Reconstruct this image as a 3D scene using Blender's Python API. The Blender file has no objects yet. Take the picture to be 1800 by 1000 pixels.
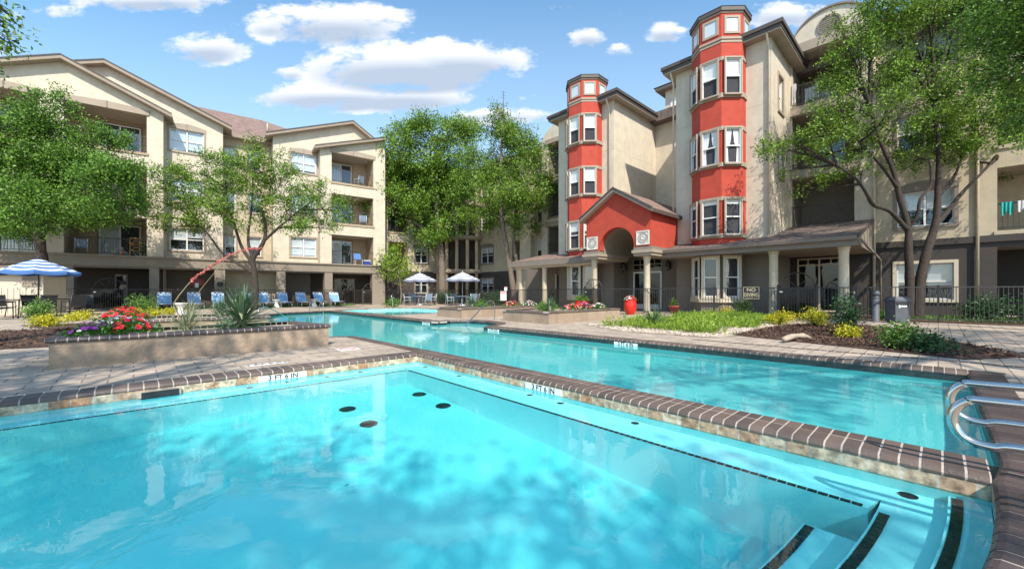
import bpy, bmesh, math, random
import numpy as np
from mathutils import Vector, Matrix
R = math.radians
S = bpy.context.scene
COL = S.collection
# ---------------------------------------------------------------- camera, sky, sun, exposure
cam = bpy.data.cameras.new('camera'); camo = bpy.data.objects.new('camera', cam); COL.objects.link(camo); S.camera = camo
cam.sensor_width = 36; cam.lens = 14.12; cam.shift_y = .0078; cam.clip_start = .05; cam.clip_end = 3000
camo.location = (0, 0, 1.0); camo.rotation_euler = (R(90), 0, R(-43.3))
SUN_EL = 46.0
SUN_AZ = 210.0                      # clockwise from +Y
world = bpy.data.worlds.new('World'); S.world = world; world.use_nodes = True
def build_sky():
    nt = world.node_tree; N = nt.nodes; L = nt.links
    bg = N['Background']; bg.inputs[1].default_value = .10
    sk = N.new('ShaderNodeTexSky'); sk.sky_type = 'NISHITA'; sk.sun_disc = False
    sk.sun_elevation = R(SUN_EL); sk.sun_rotation = R(SUN_AZ); sk.altitude = 100; sk.air_density = 1.0; sk.dust_density = .6; sk.ozone_density = 2.0
    def math_(op, a, b=None, clamp=False):
        m = N.new('ShaderNodeMath'); m.operation = op; m.use_clamp = clamp
        for i, x in enumerate((a, b)):
            if x is None: continue
            if isinstance(x, (int, float)): m.inputs[i].default_value = x
            else: L.new(x, m.inputs[i])
        return m.outputs[0]
    tc = N.new('ShaderNodeTexCoord'); sep = N.new('ShaderNodeSeparateXYZ'); L.new(tc.outputs['Generated'], sep.inputs[0])
    # heading and height of each sky direction (a compass of the site)
    a = math_('ADD', math_('MULTIPLY', sep.outputs[0], .686), math_('MULTIPLY', sep.outputs[1], .728))
    b = math_('SUBTRACT', math_('MULTIPLY', sep.outputs[0], .728), math_('MULTIPLY', sep.outputs[1], .686))
    aa = math_('MAXIMUM', a, .05)
    p = math_('DIVIDE', b, aa); q = math_('DIVIDE', sep.outputs[2], aa)
    cmb = N.new('ShaderNodeCombineXYZ'); L.new(p, cmb.inputs[0]); L.new(math_('MULTIPLY', q, 1.9), cmb.inputs[1])
    nz = N.new('ShaderNodeTexNoise'); nz.inputs['Scale'].default_value = 8.5; nz.inputs['Detail'].default_value = 13; nz.inputs['Roughness'].default_value = .63
    L.new(cmb.outputs[0], nz.inputs['Vector'])
    nz2 = N.new('ShaderNodeTexNoise'); nz2.inputs['Scale'].default_value = 2.2; nz2.inputs['Detail'].default_value = 6
    L.new(cmb.outputs[0], nz2.inputs['Vector'])
    # cumulus banks: heading, height, half width, half height, weight
    banks = [(-.25, .56, .31, .078, 1.3), (-.12, .575, .18, .06, 1.1), (-.44, .487, .24, .044, 1.2), (-.28, .485, .22, .042, 1.1), (-.45, .668, .22, .06, 1.05), (-.60, .66, .07, .03, .8), (-.76, .605, .11, .045, 1.05), (-.55, .545, .04, .02, .8),
             (.19, .633, .05, .032, 1.0), (.265, .60, .04, .02, .7), (.38, .645, .055, .030, 1.0), (-.05, .44, .24, .020, .75), (-.9, .725, .22, .03, 1.0), (.68, .69, .14, .035, .9), (-1.12, .70, .06, .02, .4), (-1.5, .6, .3, .08, 1.0), (1.3, .5, .3, .08, .9), (.0, .95, .5, .1, .9)]
    den = None; low = None
    for (u, v, ru, rv, w) in banks:
        du = math_('DIVIDE', math_('SUBTRACT', p, u), ru); dv = math_('DIVIDE', math_('SUBTRACT', q, v), rv)
        d = math_('SUBTRACT', 1.0, math_('ADD', math_('MULTIPLY', du, du), math_('MULTIPLY', dv, dv)))
        d = math_('MULTIPLY', math_('MAXIMUM', d, -1.2), w)
        sh = math_('ADD', math_('MULTIPLY', dv, -1.0), .42)
        if den is None: den, low = d, math_('MULTIPLY', math_('MAXIMUM', d, 0), sh)
        else:
            den = math_('MAXIMUM', den, d); low = math_('MAXIMUM', low, math_('MULTIPLY', math_('MAXIMUM', d, 0), sh))
    nn = math_('MULTIPLY', math_('SUBTRACT', nz.outputs['Fac'], .5), 4.3)
    nn2 = math_('MULTIPLY', math_('SUBTRACT', nz2.outputs['Fac'], .5), 1.2)
    t = math_('ADD', math_('ADD', den, nn), math_('ADD', nn2, -.12))
    mr = N.new('ShaderNodeMapRange'); mr.interpolation_type = 'SMOOTHSTEP'; mr.inputs[1].default_value = -.12; mr.inputs[2].default_value = .72
    L.new(t, mr.inputs[0])
    shade = N.new('ShaderNodeMix'); shade.data_type = 'RGBA'
    shade.inputs[6].default_value = (9.0, 9.1, 9.3, 1); shade.inputs[7].default_value = (4.3, 5.0, 6.1, 1)
    L.new(math_('MULTIPLY', low, 1.6, True), shade.inputs[0])
    hs = N.new('ShaderNodeHueSaturation'); hs.inputs['Saturation'].default_value = 1.12; hs.inputs['Value'].default_value = 2.15; hs.inputs['Hue'].default_value = .488
    L.new(sk.outputs[0], hs.inputs['Color'])
    # thin bright summer veil
    veil = N.new('ShaderNodeMix'); veil.data_type = 'RGBA'; veil.inputs[7].default_value = (5.6, 6.9, 8.3, 1)
    L.new(hs.outputs[0], veil.inputs[6])
    vm = N.new('ShaderNodeMapRange'); vm.inputs[1].default_value = .05; vm.inputs[2].default_value = .75; vm.inputs[3].default_value = .7; vm.inputs[4].default_value = .02
    L.new(q, vm.inputs[0]); L.new(vm.outputs[0], veil.inputs[0])
    mx = N.new('ShaderNodeMix'); mx.data_type = 'RGBA'
    L.new(math_('MULTIPLY', mr.outputs[0], .93), mx.inputs[0]); L.new(veil.outputs[2], mx.inputs[6]); L.new(shade.outputs[2], mx.inputs[7])
    L.new(mx.outputs[2], bg.inputs[0])
build_sky()
sl = bpy.data.lights.new('sun', 'SUN'); sl.energy = 5.0; sl.angle = R(.5); sl.color = (1, .935, .83)
so = bpy.data.objects.new('sun', sl); COL.objects.link(so); so.rotation_euler = (R(90 - SUN_EL), 0, R(180 - SUN_AZ)); so.location = (-10, -18, 30)
sl.cycles.is_caustics_light = True   # the sun reaches the pool floors through the water
S.view_settings.view_transform = 'Standard'; S.view_settings.look = 'None'; S.view_settings.exposure = .42; S.view_settings.gamma = 1
S.cycles.max_bounces = 9; S.cycles.diffuse_bounces = 4; S.cycles.glossy_bounces = 4; S.cycles.transmission_bounces = 8; S.cycles.transparent_max_bounces = 12
S.cycles.sample_clamp_indirect = 4; S.cycles.use_denoising = True
# ---------------------------------------------------------------- surveying: a sight line of the photograph and a plane of the site give a point
FX, HY = 706.0, 514.0
def sight(u): t = (u - 900) / FX; return (.728 * t + .686, -.686 * t + .728)
def G(u, v, z=0.0):
    D = FX * (1 - z) / (v - HY); a, b = sight(u); return (a * D, b * D)
def zat(v, D): return 1 + (HY - v) / FX * D
class Frame:
    """a vertical facade plane: s runs along it, p stands out of it, z up"""
    def __init__(f, o, e): f.o = o; f.e = e; f.n = (e[1], -e[0])
    def P(f, s, p, z): return (f.o[0] + f.e[0] * s + f.n[0] * p, f.o[1] + f.e[1] * s + f.n[1] * p, z)
    def D(f, u, p=0):
        a, b = sight(u); return (f.o[0] * f.n[0] + f.o[1] * f.n[1] + p) / (a * f.n[0] + b * f.n[1])
    def s(f, u, p=0):
        a, b = sight(u); D = f.D(u, p); return (a * D - f.o[0]) * f.e[0] + (b * D - f.o[1]) * f.e[1]
    def z(f, u, v, p=0): return zat(v, f.D(u, p))
    def rect(f, u0, v0, u1, v1, p=0):
        um = (u0 + u1) / 2; return (f.s(u0, p), f.z(um, v1, p), f.s(u1, p), f.z(um, v0, p))
def dr(a, b): return random.uniform(a, b)
# ---------------------------------------------------------------- mesh builder
class MB:
    def __init__(m): m.v = []; m.f = []; m.mi = []; m.mats = []; m.sm = []
    def mat(m, x):
        if x not in m.mats: m.mats.append(x)
        return m.mats.index(x)
    def add(m, vs, fs, mt, smooth=False):
        b = len(m.v); m.v += [tuple(x) for x in vs]; k = m.mat(mt)
        for f in fs: m.f.append(tuple(b + i for i in f)); m.mi.append(k); m.sm.append(smooth)
    def quad(m, a, b, c, d, mt): m.add([a, b, c, d], [(0, 1, 2, 3)], mt)
    def poly(m, pts, mt): m.add(pts, [tuple(range(len(pts)))], mt)
    def hexa(m, p, mt):            # 8 corners: bottom 4 ccw, top 4 ccw
        m.add(p, [(3, 2, 1, 0), (4, 5, 6, 7), (0, 1, 5, 4), (1, 2, 6, 5), (2, 3, 7, 6), (3, 0, 4, 7)], mt)
    def box(m, x0, y0, z0, x1, y1, z1, mt):
        m.hexa([(x0, y0, z0), (x1, y0, z0), (x1, y1, z0), (x0, y1, z0), (x0, y0, z1), (x1, y0, z1), (x1, y1, z1), (x0, y1, z1)], mt)
    def fbox(m, F, s0, p0, z0, s1, p1, z1, mt):
        P = F.P
        m.hexa([P(s0, p1, z0), P(s1, p1, z0), P(s1, p0, z0), P(s0, p0, z0), P(s0, p1, z1), P(s1, p1, z1), P(s1, p0, z1), P(s0, p0, z1)], mt)
    def prism(m, pts, z0, z1, mt, cap=True):   # plan polygon extruded upward (ccw)
        n = len(pts); vs = [(x, y, z0) for x, y in pts] + [(x, y, z1) for x, y in pts]
        fs = [(i, (i + 1) % n, n + (i + 1) % n, n + i) for i in range(n)]
        if cap: fs += [tuple(range(n, 2 * n)), tuple(reversed(range(n)))]
        m.add(vs, fs, mt)
    def fprism(m, F, pts, p0, p1, mt):          # facade polygon (s,z) given thickness
        n = len(pts); vs = [F.P(s, p1, z) for s, z in pts] + [F.P(s, p0, z) for s, z in pts]
        fs = [tuple(range(n)), tuple(reversed(range(n, 2 * n)))] + [((i + 1) % n, i, n + i, n + (i + 1) % n) for i in range(n)]
        m.add(vs, fs, mt)
    def tube(m, path, r, mt, n=8, cap=True, smooth=True):
        path = [Vector(p) for p in path]; k = len(path)
        rs = r if isinstance(r, (list, tuple)) else [r] * k
        vs = []; fs = []; t0 = (path[1] - path[0]).normalized()
        ref = Vector((0, 0, 1)) if abs(t0.z) < .9 else Vector((1, 0, 0)); x = t0.cross(ref).normalized()
        for i, p in enumerate(path):
            t = (path[min(i + 1, k - 1)] - path[max(i - 1, 0)]).normalized()
            x = (x - t * x.dot(t)).normalized(); y = t.cross(x)
            for j in range(n):
                a = 2 * math.pi * j / n; vs.append(tuple(p + (x * math.cos(a) + y * math.sin(a)) * rs[i]))
        for i in range(k - 1):
            for j in range(n): fs.append((i * n + j, i * n + (j + 1) % n, (i + 1) * n + (j + 1) % n, (i + 1) * n + j))
        if cap: fs += [tuple(reversed(range(n))), tuple(range((k - 1) * n, k * n))]
        m.add(vs, fs, mt, smooth)
    def lathe(m, prof, c, mt, n=24, smooth=True, squash=(1, 1)):
        vs = []; fs = []; k = len(prof)
        for r, z in prof:
            for j in range(n):
                a = 2 * math.pi * j / n; vs.append((c[0] + r * math.cos(a) * squash[0], c[1] + r * math.sin(a) * squash[1], c[2] + z))
        for i in range(k - 1):
            for j in range(n): fs.append((i * n + j, i * n + (j + 1) % n, (i + 1) * n + (j + 1) % n, (i + 1) * n + j))
        fs += [tuple(reversed(range(n))), tuple(range((k - 1) * n, k * n))]
        m.add(vs, fs, mt, smooth)
    def build(m, name, parent=None, loc=None, rz=0):
        me = bpy.data.meshes.new(name); me.from_pydata(m.v, [], m.f)
        for x in m.mats: me.materials.append(x)
        me.polygons.foreach_set('material_index', m.mi); me.polygons.foreach_set('use_smooth', m.sm); me.update()
        o = bpy.data.objects.new(name, me); COL.objects.link(o)
        if loc: o.location = loc
        if rz: o.rotation_euler[2] = rz
        if parent: o.parent = parent
        return o
def npmesh(name, V, Fq, mt, parent=None, loc=None, mi=None):
    """fast mesh of quads"""
    me = bpy.data.meshes.new(name); nv, nf = len(V), len(Fq)
    me.vertices.add(nv); me.vertices.foreach_set('co', np.asarray(V, np.float32).ravel())
    me.loops.add(nf * 4); me.loops.foreach_set('vertex_index', np.asarray(Fq, np.int32).ravel())
    me.polygons.add(nf); me.polygons.foreach_set('loop_start', np.arange(0, nf * 4, 4, dtype=np.int32)); me.polygons.foreach_set('loop_total', np.full(nf, 4, np.int32))
    for x in (mt if isinstance(mt, (list, tuple)) else [mt]): me.materials.append(x)
    if mi is not None: me.polygons.foreach_set('material_index', np.asarray(mi, np.int32))
    me.update(calc_edges=True); me.validate()
    o = bpy.data.objects.new(name, me); COL.objects.link(o)
    if loc: o.location = loc
    if parent: o.parent = parent
    return o
def tag(o, label=None, cat=None, group=None, kind=None):
    if label: o['label'] = label
    if cat: o['category'] = cat
    if group: o['group'] = group
    if kind: o['kind'] = kind
    return o
def thing(name, label, cat, loc=(0, 0, 0), rz=0, group=None):
    o = bpy.data.objects.new(name, None); o.empty_display_size = .2; COL.objects.link(o); o.location = loc; o.rotation_euler[2] = rz
    return tag(o, label, cat, group)
def struct(o): o['kind'] = 'structure'; return o
def copy_tree(o, parent=None):
    c = o.copy(); COL.objects.link(c); c.parent = parent
    for ch in o.children: copy_tree(ch, c)
    return c
def again(o, loc, rz, label, group=None):
    c = copy_tree(o); c.location = loc; c.rotation_euler[2] = rz; c['label'] = label
    if group: c['group'] = group
    return c
# ---------------------------------------------------------------- materials
def mat(name, col, rough=.8, var=.12, scale=3, bump=0, bscale=40, metal=0, isl=0, trans=0, spec=.5, col2=None, stain=0):
    m = bpy.data.materials.new(name); m.use_nodes = True; nt = m.node_tree; N = nt.nodes; L = nt.links
    P = N['Principled BSDF']; P.inputs['Roughness'].default_value = rough; P.inputs['Metallic'].default_value = metal; P.inputs['Specular IOR Level'].default_value = spec
    tc = N.new('ShaderNodeTexCoord'); out = None
    nz = N.new('ShaderNodeTexNoise'); nz.inputs['Scale'].default_value = scale; nz.inputs['Detail'].default_value = 6; nz.inputs['Roughness'].default_value = .6
    L.new(tc.outputs['Object'], nz.inputs['Vector'])
    mx = N.new('ShaderNodeMix'); mx.data_type = 'RGBA'
    c2 = col2 if col2 else tuple(x * (1 + var) for x in col)
    c1 = col if col2 else tuple(x * (1 - var) for x in col)
    mx.inputs[6].default_value = (*c1, 1); mx.inputs[7].default_value = (*c2, 1)
    if isl:
        ge = N.new('ShaderNodeNewGeometry'); ad = N.new('ShaderNodeMath'); ad.operation = 'MULTIPLY_ADD'; ad.inputs[1].default_value = isl; ad.inputs[2].default_value = -.5 * isl
        L.new(ge.outputs['Random Per Island'], ad.inputs[0])
        a2 = N.new('ShaderNodeMath'); a2.operation = 'ADD'; a2.use_clamp = True; L.new(ad.outputs[0], a2.inputs[0]); L.new(nz.outputs['Fac'], a2.inputs[1]); L.new(a2.outputs[0], mx.inputs[0])
    else:
        mr = N.new('ShaderNodeMapRange'); mr.inputs[1].default_value = .3; mr.inputs[2].default_value = .7; L.new(nz.outputs['Fac'], mr.inputs[0]); L.new(mr.outputs[0], mx.inputs[0])
    cur = mx.outputs[2]
    if stain:
        mp = N.new('ShaderNodeMapping'); mp.inputs['Scale'].default_value = (2.2, 2.2, .16); L.new(tc.outputs['Object'], mp.inputs[0])
        n3 = N.new('ShaderNodeTexNoise'); n3.inputs['Scale'].default_value = 1.4; n3.inputs['Detail'].default_value = 5; L.new(mp.outputs[0], n3.inputs['Vector'])
        r3 = N.new('ShaderNodeMapRange'); r3.inputs[1].default_value = .5; r3.inputs[2].default_value = .78; r3.inputs[3].default_value = 0; r3.inputs[4].default_value = stain; L.new(n3.outputs['Fac'], r3.inputs[0])
        m3 = N.new('ShaderNodeMix'); m3.data_type = 'RGBA'; m3.inputs[7].default_value = (*[x * .55 for x in col], 1); L.new(cur, m3.inputs[6]); L.new(r3.outputs[0], m3.inputs[0]); cur = m3.outputs[2]
    L.new(cur, P.inputs['Base Color'])
    if bump:
        n2 = N.new('ShaderNodeTexNoise'); n2.inputs['Scale'].default_value = bscale; n2.inputs['Detail'].default_value = 4; L.new(tc.outputs['Object'], n2.inputs['Vector'])
        b = N.new('ShaderNodeBump'); b.inputs['Strength'].default_value = bump; b.inputs['Distance'].default_value = .02; L.new(n2.outputs['Fac'], b.inputs['Height']); L.new(b.outputs[0], P.inputs['Normal'])
    if trans:
        tr = N.new('ShaderNodeBsdfTranslucent'); L.new(cur, tr.inputs[0]); ms = N.new('ShaderNodeMixShader'); ms.inputs[0].default_value = trans
        L.new(P.outputs[0], ms.inputs[1]); L.new(tr.outputs[0], ms.inputs[2]); L.new(ms.outputs[0], N['Material Output'].inputs[0])
    return m
def brickmat(name, c1, c2, mortar, w, h, ms=.01, rough=.8, off=.5, rot=(0, 0, 0), bump=.3, bias=0, var=.25, loc=(0, 0, 0), streak=0):
    m = bpy.data.materials.new(name); m.use_nodes = True; nt = m.node_tree; N = nt.nodes; L = nt.links; P = N['Principled BSDF']; P.inputs['Roughness'].default_value = rough
    tc = N.new('ShaderNodeTexCoord'); mp = N.new('ShaderNodeMapping'); mp.inputs['Rotation'].default_value = rot; mp.inputs['Location'].default_value = loc; L.new(tc.outputs['Object'], mp.inputs[0])
    b = N.new('ShaderNodeTexBrick'); b.offset = off; b.inputs['Color1'].default_value = (*c1, 1); b.inputs['Color2'].default_value = (*c2, 1); b.inputs['Mortar'].default_value = (*mortar, 1)
    b.inputs['Scale'].default_value = 1; b.inputs['Brick Width'].default_value = w; b.inputs['Row Height'].default_value = h; b.inputs['Mortar Size'].default_value = ms; b.inputs['Mortar Smooth'].default_value = .3; b.inputs['Bias'].default_value = bias
    L.new(mp.outputs[0], b.inputs['Vector'])
    nz = N.new('ShaderNodeTexNoise'); nz.inputs['Scale'].default_value = 2.3; nz.inputs['Detail'].default_value = 8; nz.inputs['Roughness'].default_value = .65; L.new(tc.outputs['Object'], nz.inputs['Vector'])
    mr = N.new('ShaderNodeMapRange'); mr.inputs[1].default_value = .3; mr.inputs[2].default_value = .7; mr.inputs[3].default_value = 1 - var; mr.inputs[4].default_value = 1 + var; L.new(nz.outputs['Fac'], mr.inputs[0])
    vm = N.new('ShaderNodeVectorMath'); vm.operation = 'SCALE'; L.new(b.outputs['Color'], vm.inputs[0]); L.new(mr.outputs[0], vm.inputs['Scale']); L.new(vm.outputs[0], P.inputs['Base Color'])
    n2 = N.new('ShaderNodeTexNoise'); n2.inputs['Scale'].default_value = 70; L.new(tc.outputs['Object'], n2.inputs['Vector'])
    ad = N.new('ShaderNodeMath'); ad.operation = 'MULTIPLY_ADD'; ad.inputs[1].default_value = -1; L.new(b.outputs['Fac'], ad.inputs[0]); L.new(n2.outputs['Fac'], ad.inputs[2])
    bp = N.new('ShaderNodeBump'); bp.inputs['Strength'].default_value = bump; bp.inputs['Distance'].default_value = .008; L.new(ad.outputs[0], bp.inputs['Height']); L.new(bp.outputs[0], P.inputs['Normal'])
    return m
STUC = mat('stucco_cream', (.55, .475, .365), .9, .10, 2.2, .35, 22, stain=.22)
STUC_B = mat('stucco_tan', (.45, .375, .265), .9, .10, 2.2, .4, 22, stain=.25)
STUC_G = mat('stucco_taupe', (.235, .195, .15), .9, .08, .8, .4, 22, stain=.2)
STUC_D = mat('stucco_dark_brown', (.056, .047, .041), .9, .1, .8, .4, 22)  # real dark paint, darkened further to deepen shade in arcade and porch
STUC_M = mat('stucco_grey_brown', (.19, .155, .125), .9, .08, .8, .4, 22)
RED = mat('stucco_red', (.40, .051, .028), .85, .12, 2.4, .3, 22, stain=.2)
TRIM = mat('trim_taupe', (.33, .265, .20), .8, .08, 2, .15, 30)
TRIM_D = mat('trim_dark_taupe', (.2, .165, .135), .8, .08, 2, .15, 30)
CREAM_TRIM = mat('trim_cream', (.55, .47, .35), .7, .06, 2, .1, 30)
FASCIA = mat('fascia_dark', (.075, .06, .05), .6, .1, 2)
FASCIA_T = mat('fascia_tan', (.27, .21, .155), .7, .08, 2)
SOFFIT = mat('soffit', (.36, .30, .235), .85, .06, 2)
SHINGLE = brickmat('shingle_brown', (.25, .165, .13), (.19, .12, .095), (.11, .075, .06), .33, .14, .008, .95, bump=.5)
SHINGLE_G = brickmat('shingle_grey', (.17, .125, .105), (.12, .088, .075), (.06, .047, .042), .33, .14, .008, .95, bump=.5)
WHITE = mat('white_vinyl', (.70, .68, .64), .5, .04, 4)
BLIND = mat('blind_white', (.74, .74, .72), .7, .05, 8)
SHADE_IN = mat('room_dark', (.035, .037, .042), .9, .2, 1)
CURT = mat('curtain', (.62, .62, .63), .9, .12, 9)
IRON = mat('iron_black', (.03, .027, .025), .5, .15, 6)
IRON_B = mat('iron_brown', (.045, .034, .027), .55, .15, 6)
STEEL = mat('steel', (.62, .60, .57), .16, .06, 14, metal=1)
CONC = mat('concrete', (.42, .36, .30), .9, .1, 3, .3, 50)
def glassmat(name, tint, refl=.06):
    m = bpy.data.materials.new(name); m.use_nodes = True; nt = m.node_tree; N = nt.nodes; L = nt.links
    tr = N.new('ShaderNodeBsdfTransparent'); tr.inputs[0].default_value = (*tint, 1); gl = N.new('ShaderNodeBsdfGlossy'); gl.inputs['Roughness'].default_value = .02; gl.inputs[0].default_value = (.95, .97, 1, 1)
    lw = N.new('ShaderNodeLayerWeight'); lw.inputs[0].default_value = .5; fr = N.new('ShaderNodeMath'); fr.operation = 'POWER'; fr.inputs[1].default_value = 5; L.new(lw.outputs['Facing'], fr.inputs[0]); ad = N.new('ShaderNodeMath'); ad.operation = 'MULTIPLY_ADD'; ad.inputs[1].default_value = .95; ad.inputs[2].default_value = .045 + refl; ad.use_clamp = True; L.new(fr.outputs[0], ad.inputs[0])
    tc = N.new('ShaderNodeTexCoord'); nz = N.new('ShaderNodeTexNoise'); nz.inputs['Scale'].default_value = 1.3; L.new(tc.outputs['Object'], nz.inputs['Vector']); b = N.new('ShaderNodeBump'); b.inputs['Strength'].default_value = .06; b.inputs['Distance'].default_value = .1; L.new(nz.outputs['Fac'], b.inputs['Height']); L.new(b.outputs[0], gl.inputs['Normal'])
    ms = N.new('ShaderNodeMixShader'); L.new(ad.outputs[0], ms.inputs[0]); L.new(tr.outputs[0], ms.inputs[1]); L.new(gl.outputs[0], ms.inputs[2]); L.new(ms.outputs[0], N['Material Output'].inputs[0])
    return m
GLASS = glassmat('window_glass', (.86, .90, .92), .05)
GLASS_D = glassmat('door_glass', (.35, .40, .42), .0)
# ---------------------------------------------------------------- ground, pools
def pave_near():
    return brickmat('paver_deck', (.42, .335, .255), (.33, .265, .205), (.15, .115, .09), .42, .21, .008, .9, bump=.5, var=.24)
PAVE = pave_near()
def fill_poly(name, outer, holes, z, mt, parent=None):
    bm = bmesh.new(); E = []
    for loop in [outer] + holes:
        vs = [bm.verts.new((x, y, z)) for x, y in loop]
        E += [bm.edges.new((vs[i], vs[(i + 1) % len(vs)])) for i in range(len(vs))]
    bmesh.ops.triangle_fill(bm, use_beauty=True, use_dissolve=False, edges=E)
    for f in bm.faces:
        if f.normal.z < 0: f.normal_flip()
    me = bpy.data.meshes.new(name); bm.to_mesh(me); bm.free(); me.materials.append(mt)
    o = bpy.data.objects.new(name, me); COL.objects.link(o)
    if parent: o.parent = parent
    return o
def endy(x): return -.2 + .07 * (x - 3.4) ** 2        # the gently curved end of the near pool
XN, YN, XM = 3.38, 5.85, 3.72
NEAR = [(XN, YN), (-7, YN), (-7, 2.2)] + [(x, max(endy(x), -9)) for x in (-2.4, -1.4, -.4, .6, 1.4, 2.0, 2.5, 2.9, 3.2)] + [(XN, -.2)]
NEAR[3] = (-2.4, 2.1)
XF = 7.6
MAIN = [(XM, -.25), (XF, -.25), (XF, 9.3), (8.3, 9.55), (8.85, 10.1), (9.0, 10.9), (8.85, 11.6), (8.3, 12.0), (7.62, 11.75), (7.75, 17), (7.9, 23.2), (5.6, 22.5), (4.6, 21.3), (3.9, 19), (3.6, 17), (3.2, 15.6), (2.75, 14.6), (2.75, 9.55), (3.45, 9.45), (XM, 9.2)]
WADE = [(8.35, 16.6), (11.2, 17.0), (13.4, 20.6), (13.0, 23.2), (10.4, 23.9), (8.35, 23.2)]
def offset(poly, d):
    """outline moved outward by d (poly in either sense)"""
    n = len(poly); A = sum(poly[i][0] * poly[(i + 1) % n][1] - poly[(i + 1) % n][0] * poly[i][1] for i in range(n)); sg = 1 if A > 0 else -1
    out = []
    for i in range(n):
        p0, p1, p2 = (Vector(poly[(i + k) % n]) for k in (-1, 0, 1))
        e1 = (p1 - p0).normalized(); e2 = (p2 - p1).normalized(); n1 = Vector((e1.y, -e1.x)) * sg; n2 = Vector((e2.y, -e2.x)) * sg
        b = (n1 + n2); b = b / max(b.dot(n1), .3) if b.length > 1e-6 else n1
        b = b if b.length < 2 else b.normalized() * 2
        q = p1 + b * d; out.append((q.x, q.y))
    return out
WC = .3
hole = [(-7.3, YN + WC), (XM - .26, YN + WC + .0), (XM - .26, 9.15), (2.45, 9.25), (2.45, 14.75), (2.9, 15.8), (3.3, 17.1), (3.6, 19.1), (4.35, 21.5), (5.45, 22.75), (8.1, 23.55), (8.1, 23.5), (8.05, 17), (7.9, 12.05), (8.4, 12.3), (9.1, 11.8), (9.3, 10.9), (9.12, 9.95), (8.45, 9.28), (XF + WC, 9.05), (XF + WC, -.55), (XN, -.5)] + [(x, endy(x) - WC) for x in (2.9, 2.5, 2.0, 1.4, .6, -.4, -1.4)] + [(-2.4, 1.8), (-7.3, 1.9)]
WADE_H = offset(WADE, .24); WADE_H = [(max(x, 8.1), y) for x, y in WADE_H]
ground = struct(fill_poly('pavement', [(-90, -70), (120, -70), (120, 110), (-90, 110)], [hole, WADE_H], 0, PAVE))
# plaster shells
def plaster(name, a, b, sc):
    m = mat(name, a, .75, .0, sc, .12, 9, col2=b); return m
PL_N = plaster('plaster_near_water_tint', (.25, .73, .755), (.42, .82, .82), 1.4)  # floor blue stands in for light absorbed by the deep water
PL_B = plaster('plaster_ledge_shallow_tint', (.62, .86, .88), (.74, .91, .92), 1.4)  # paler, standing in for weaker absorption over the shallow ledge and steps
PL_M = plaster('plaster_main_water_tint', (.24, .70, .71), (.34, .76, .75), .8)  # main floor, the water's absorption put into its colour as well
TILE = brickmat('waterline_tile', (.50, .40, .29), (.34, .19, .11), (.5, .47, .4), .15, .3, .006, .35, off=0, bump=.1, var=.5)
def tilemat(axis):
    rot = (R(90), 0, 0) if axis == 'x' else (R(90), 0, R(90))
    m = brickmat('waterline_tile_' + axis, (.50, .40, .28), (.36, .17, .085), (.42, .38, .32), .15, .4, .006, .3, off=0, bump=.1, var=.75, loc=(0, .2, 0)); m.node_tree.nodes['Noise Texture'].inputs['Scale'].default_value = 16; m.node_tree.nodes['Mapping'].inputs['Rotation'].default_value = (0, 0, 0)
    nt = m.node_tree; tc = nt.nodes['Texture Coordinate']; mp = nt.nodes['Mapping']
    sep = nt.nodes.new('ShaderNodeSeparateXYZ'); cb = nt.nodes.new('ShaderNodeCombineXYZ'); nt.links.new(tc.outputs['Object'], sep.inputs[0])
    nt.links.new(sep.outputs[0 if axis == 'x' else 1], cb.inputs[0]); nt.links.new(sep.outputs[2], cb.inputs[1]); nt.links.new(cb.outputs[0], mp.inputs[0]); return m
TX, TY = tilemat('x'), tilemat('y')
ZW = -.125
def shell_walls(mb, poly, z0, z1, mt):
    n = len(poly)
    for i in range(n):
        (x0, y0), (x1, y1) = poly[i], poly[(i + 1) % n]
        m_ = mt(abs(x1 - x0) > abs(y1 - y0)) if callable(mt) else mt
        mb.quad((x0, y0, z0), (x1, y1, z0), (x1, y1, z1), (x0, y0, z1), m_)
def tile_of(isx): return TX if isx else TY
mb = MB(); DN = -1.15; ZB = -.32; BW = .40
shell_walls(mb, NEAR, -.16, -.03, tile_of); shell_walls(mb, NEAR, DN, -.16, PL_N)
near_shell = struct(mb.build('pool_shell'))
nf = struct(fill_poly('pool_floor', NEAR, [], DN, PL_N))
# bench along two sides, steps at the curved end
mb = MB(); e = .003
def rbox(mb, x0, y0, z0, x1, y1, z1, mt, r=.035):   # ledge with an eased front edge
    mb.box(x0, y0, z0, x1, y1, z1, mt)
bl = [(-6.99, YN - e), (-6.99, YN - BW), (XN - BW, YN - BW), (XN - BW, .2 + .07), (XN - e, .17), (XN - e, YN - e)]
mb.prism(bl, DN, ZB, PL_B)
bench = struct(mb.build('pool_bench'))
steps = MB()
def arc(off, x0, x1, n=14): return [(x0 + (x1 - x0) * i / n, endy(x0 + (x1 - x0) * i / n) + off) for i in range(n + 1)]
NOS = [(.16, -.22, XN - e), (.42, ZB - .0, XN - e), (.70, -.56, XN - BW - .2)]
for off, zt, xe in NOS:
    a = arc(off, -1.2, xe); b = arc(e, -1.2, xe); steps.prism(b + a[::-1], DN, zt - (.002 if zt == ZB else 0), PL_B)
struct(steps.build('pool_steps'))
BLK = brickmat('nosing_tile', (.012, .014, .016), (.02, .022, .025), (.30, .34, .34), .05, .5, .004, .3, off=0, bump=.1)
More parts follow.
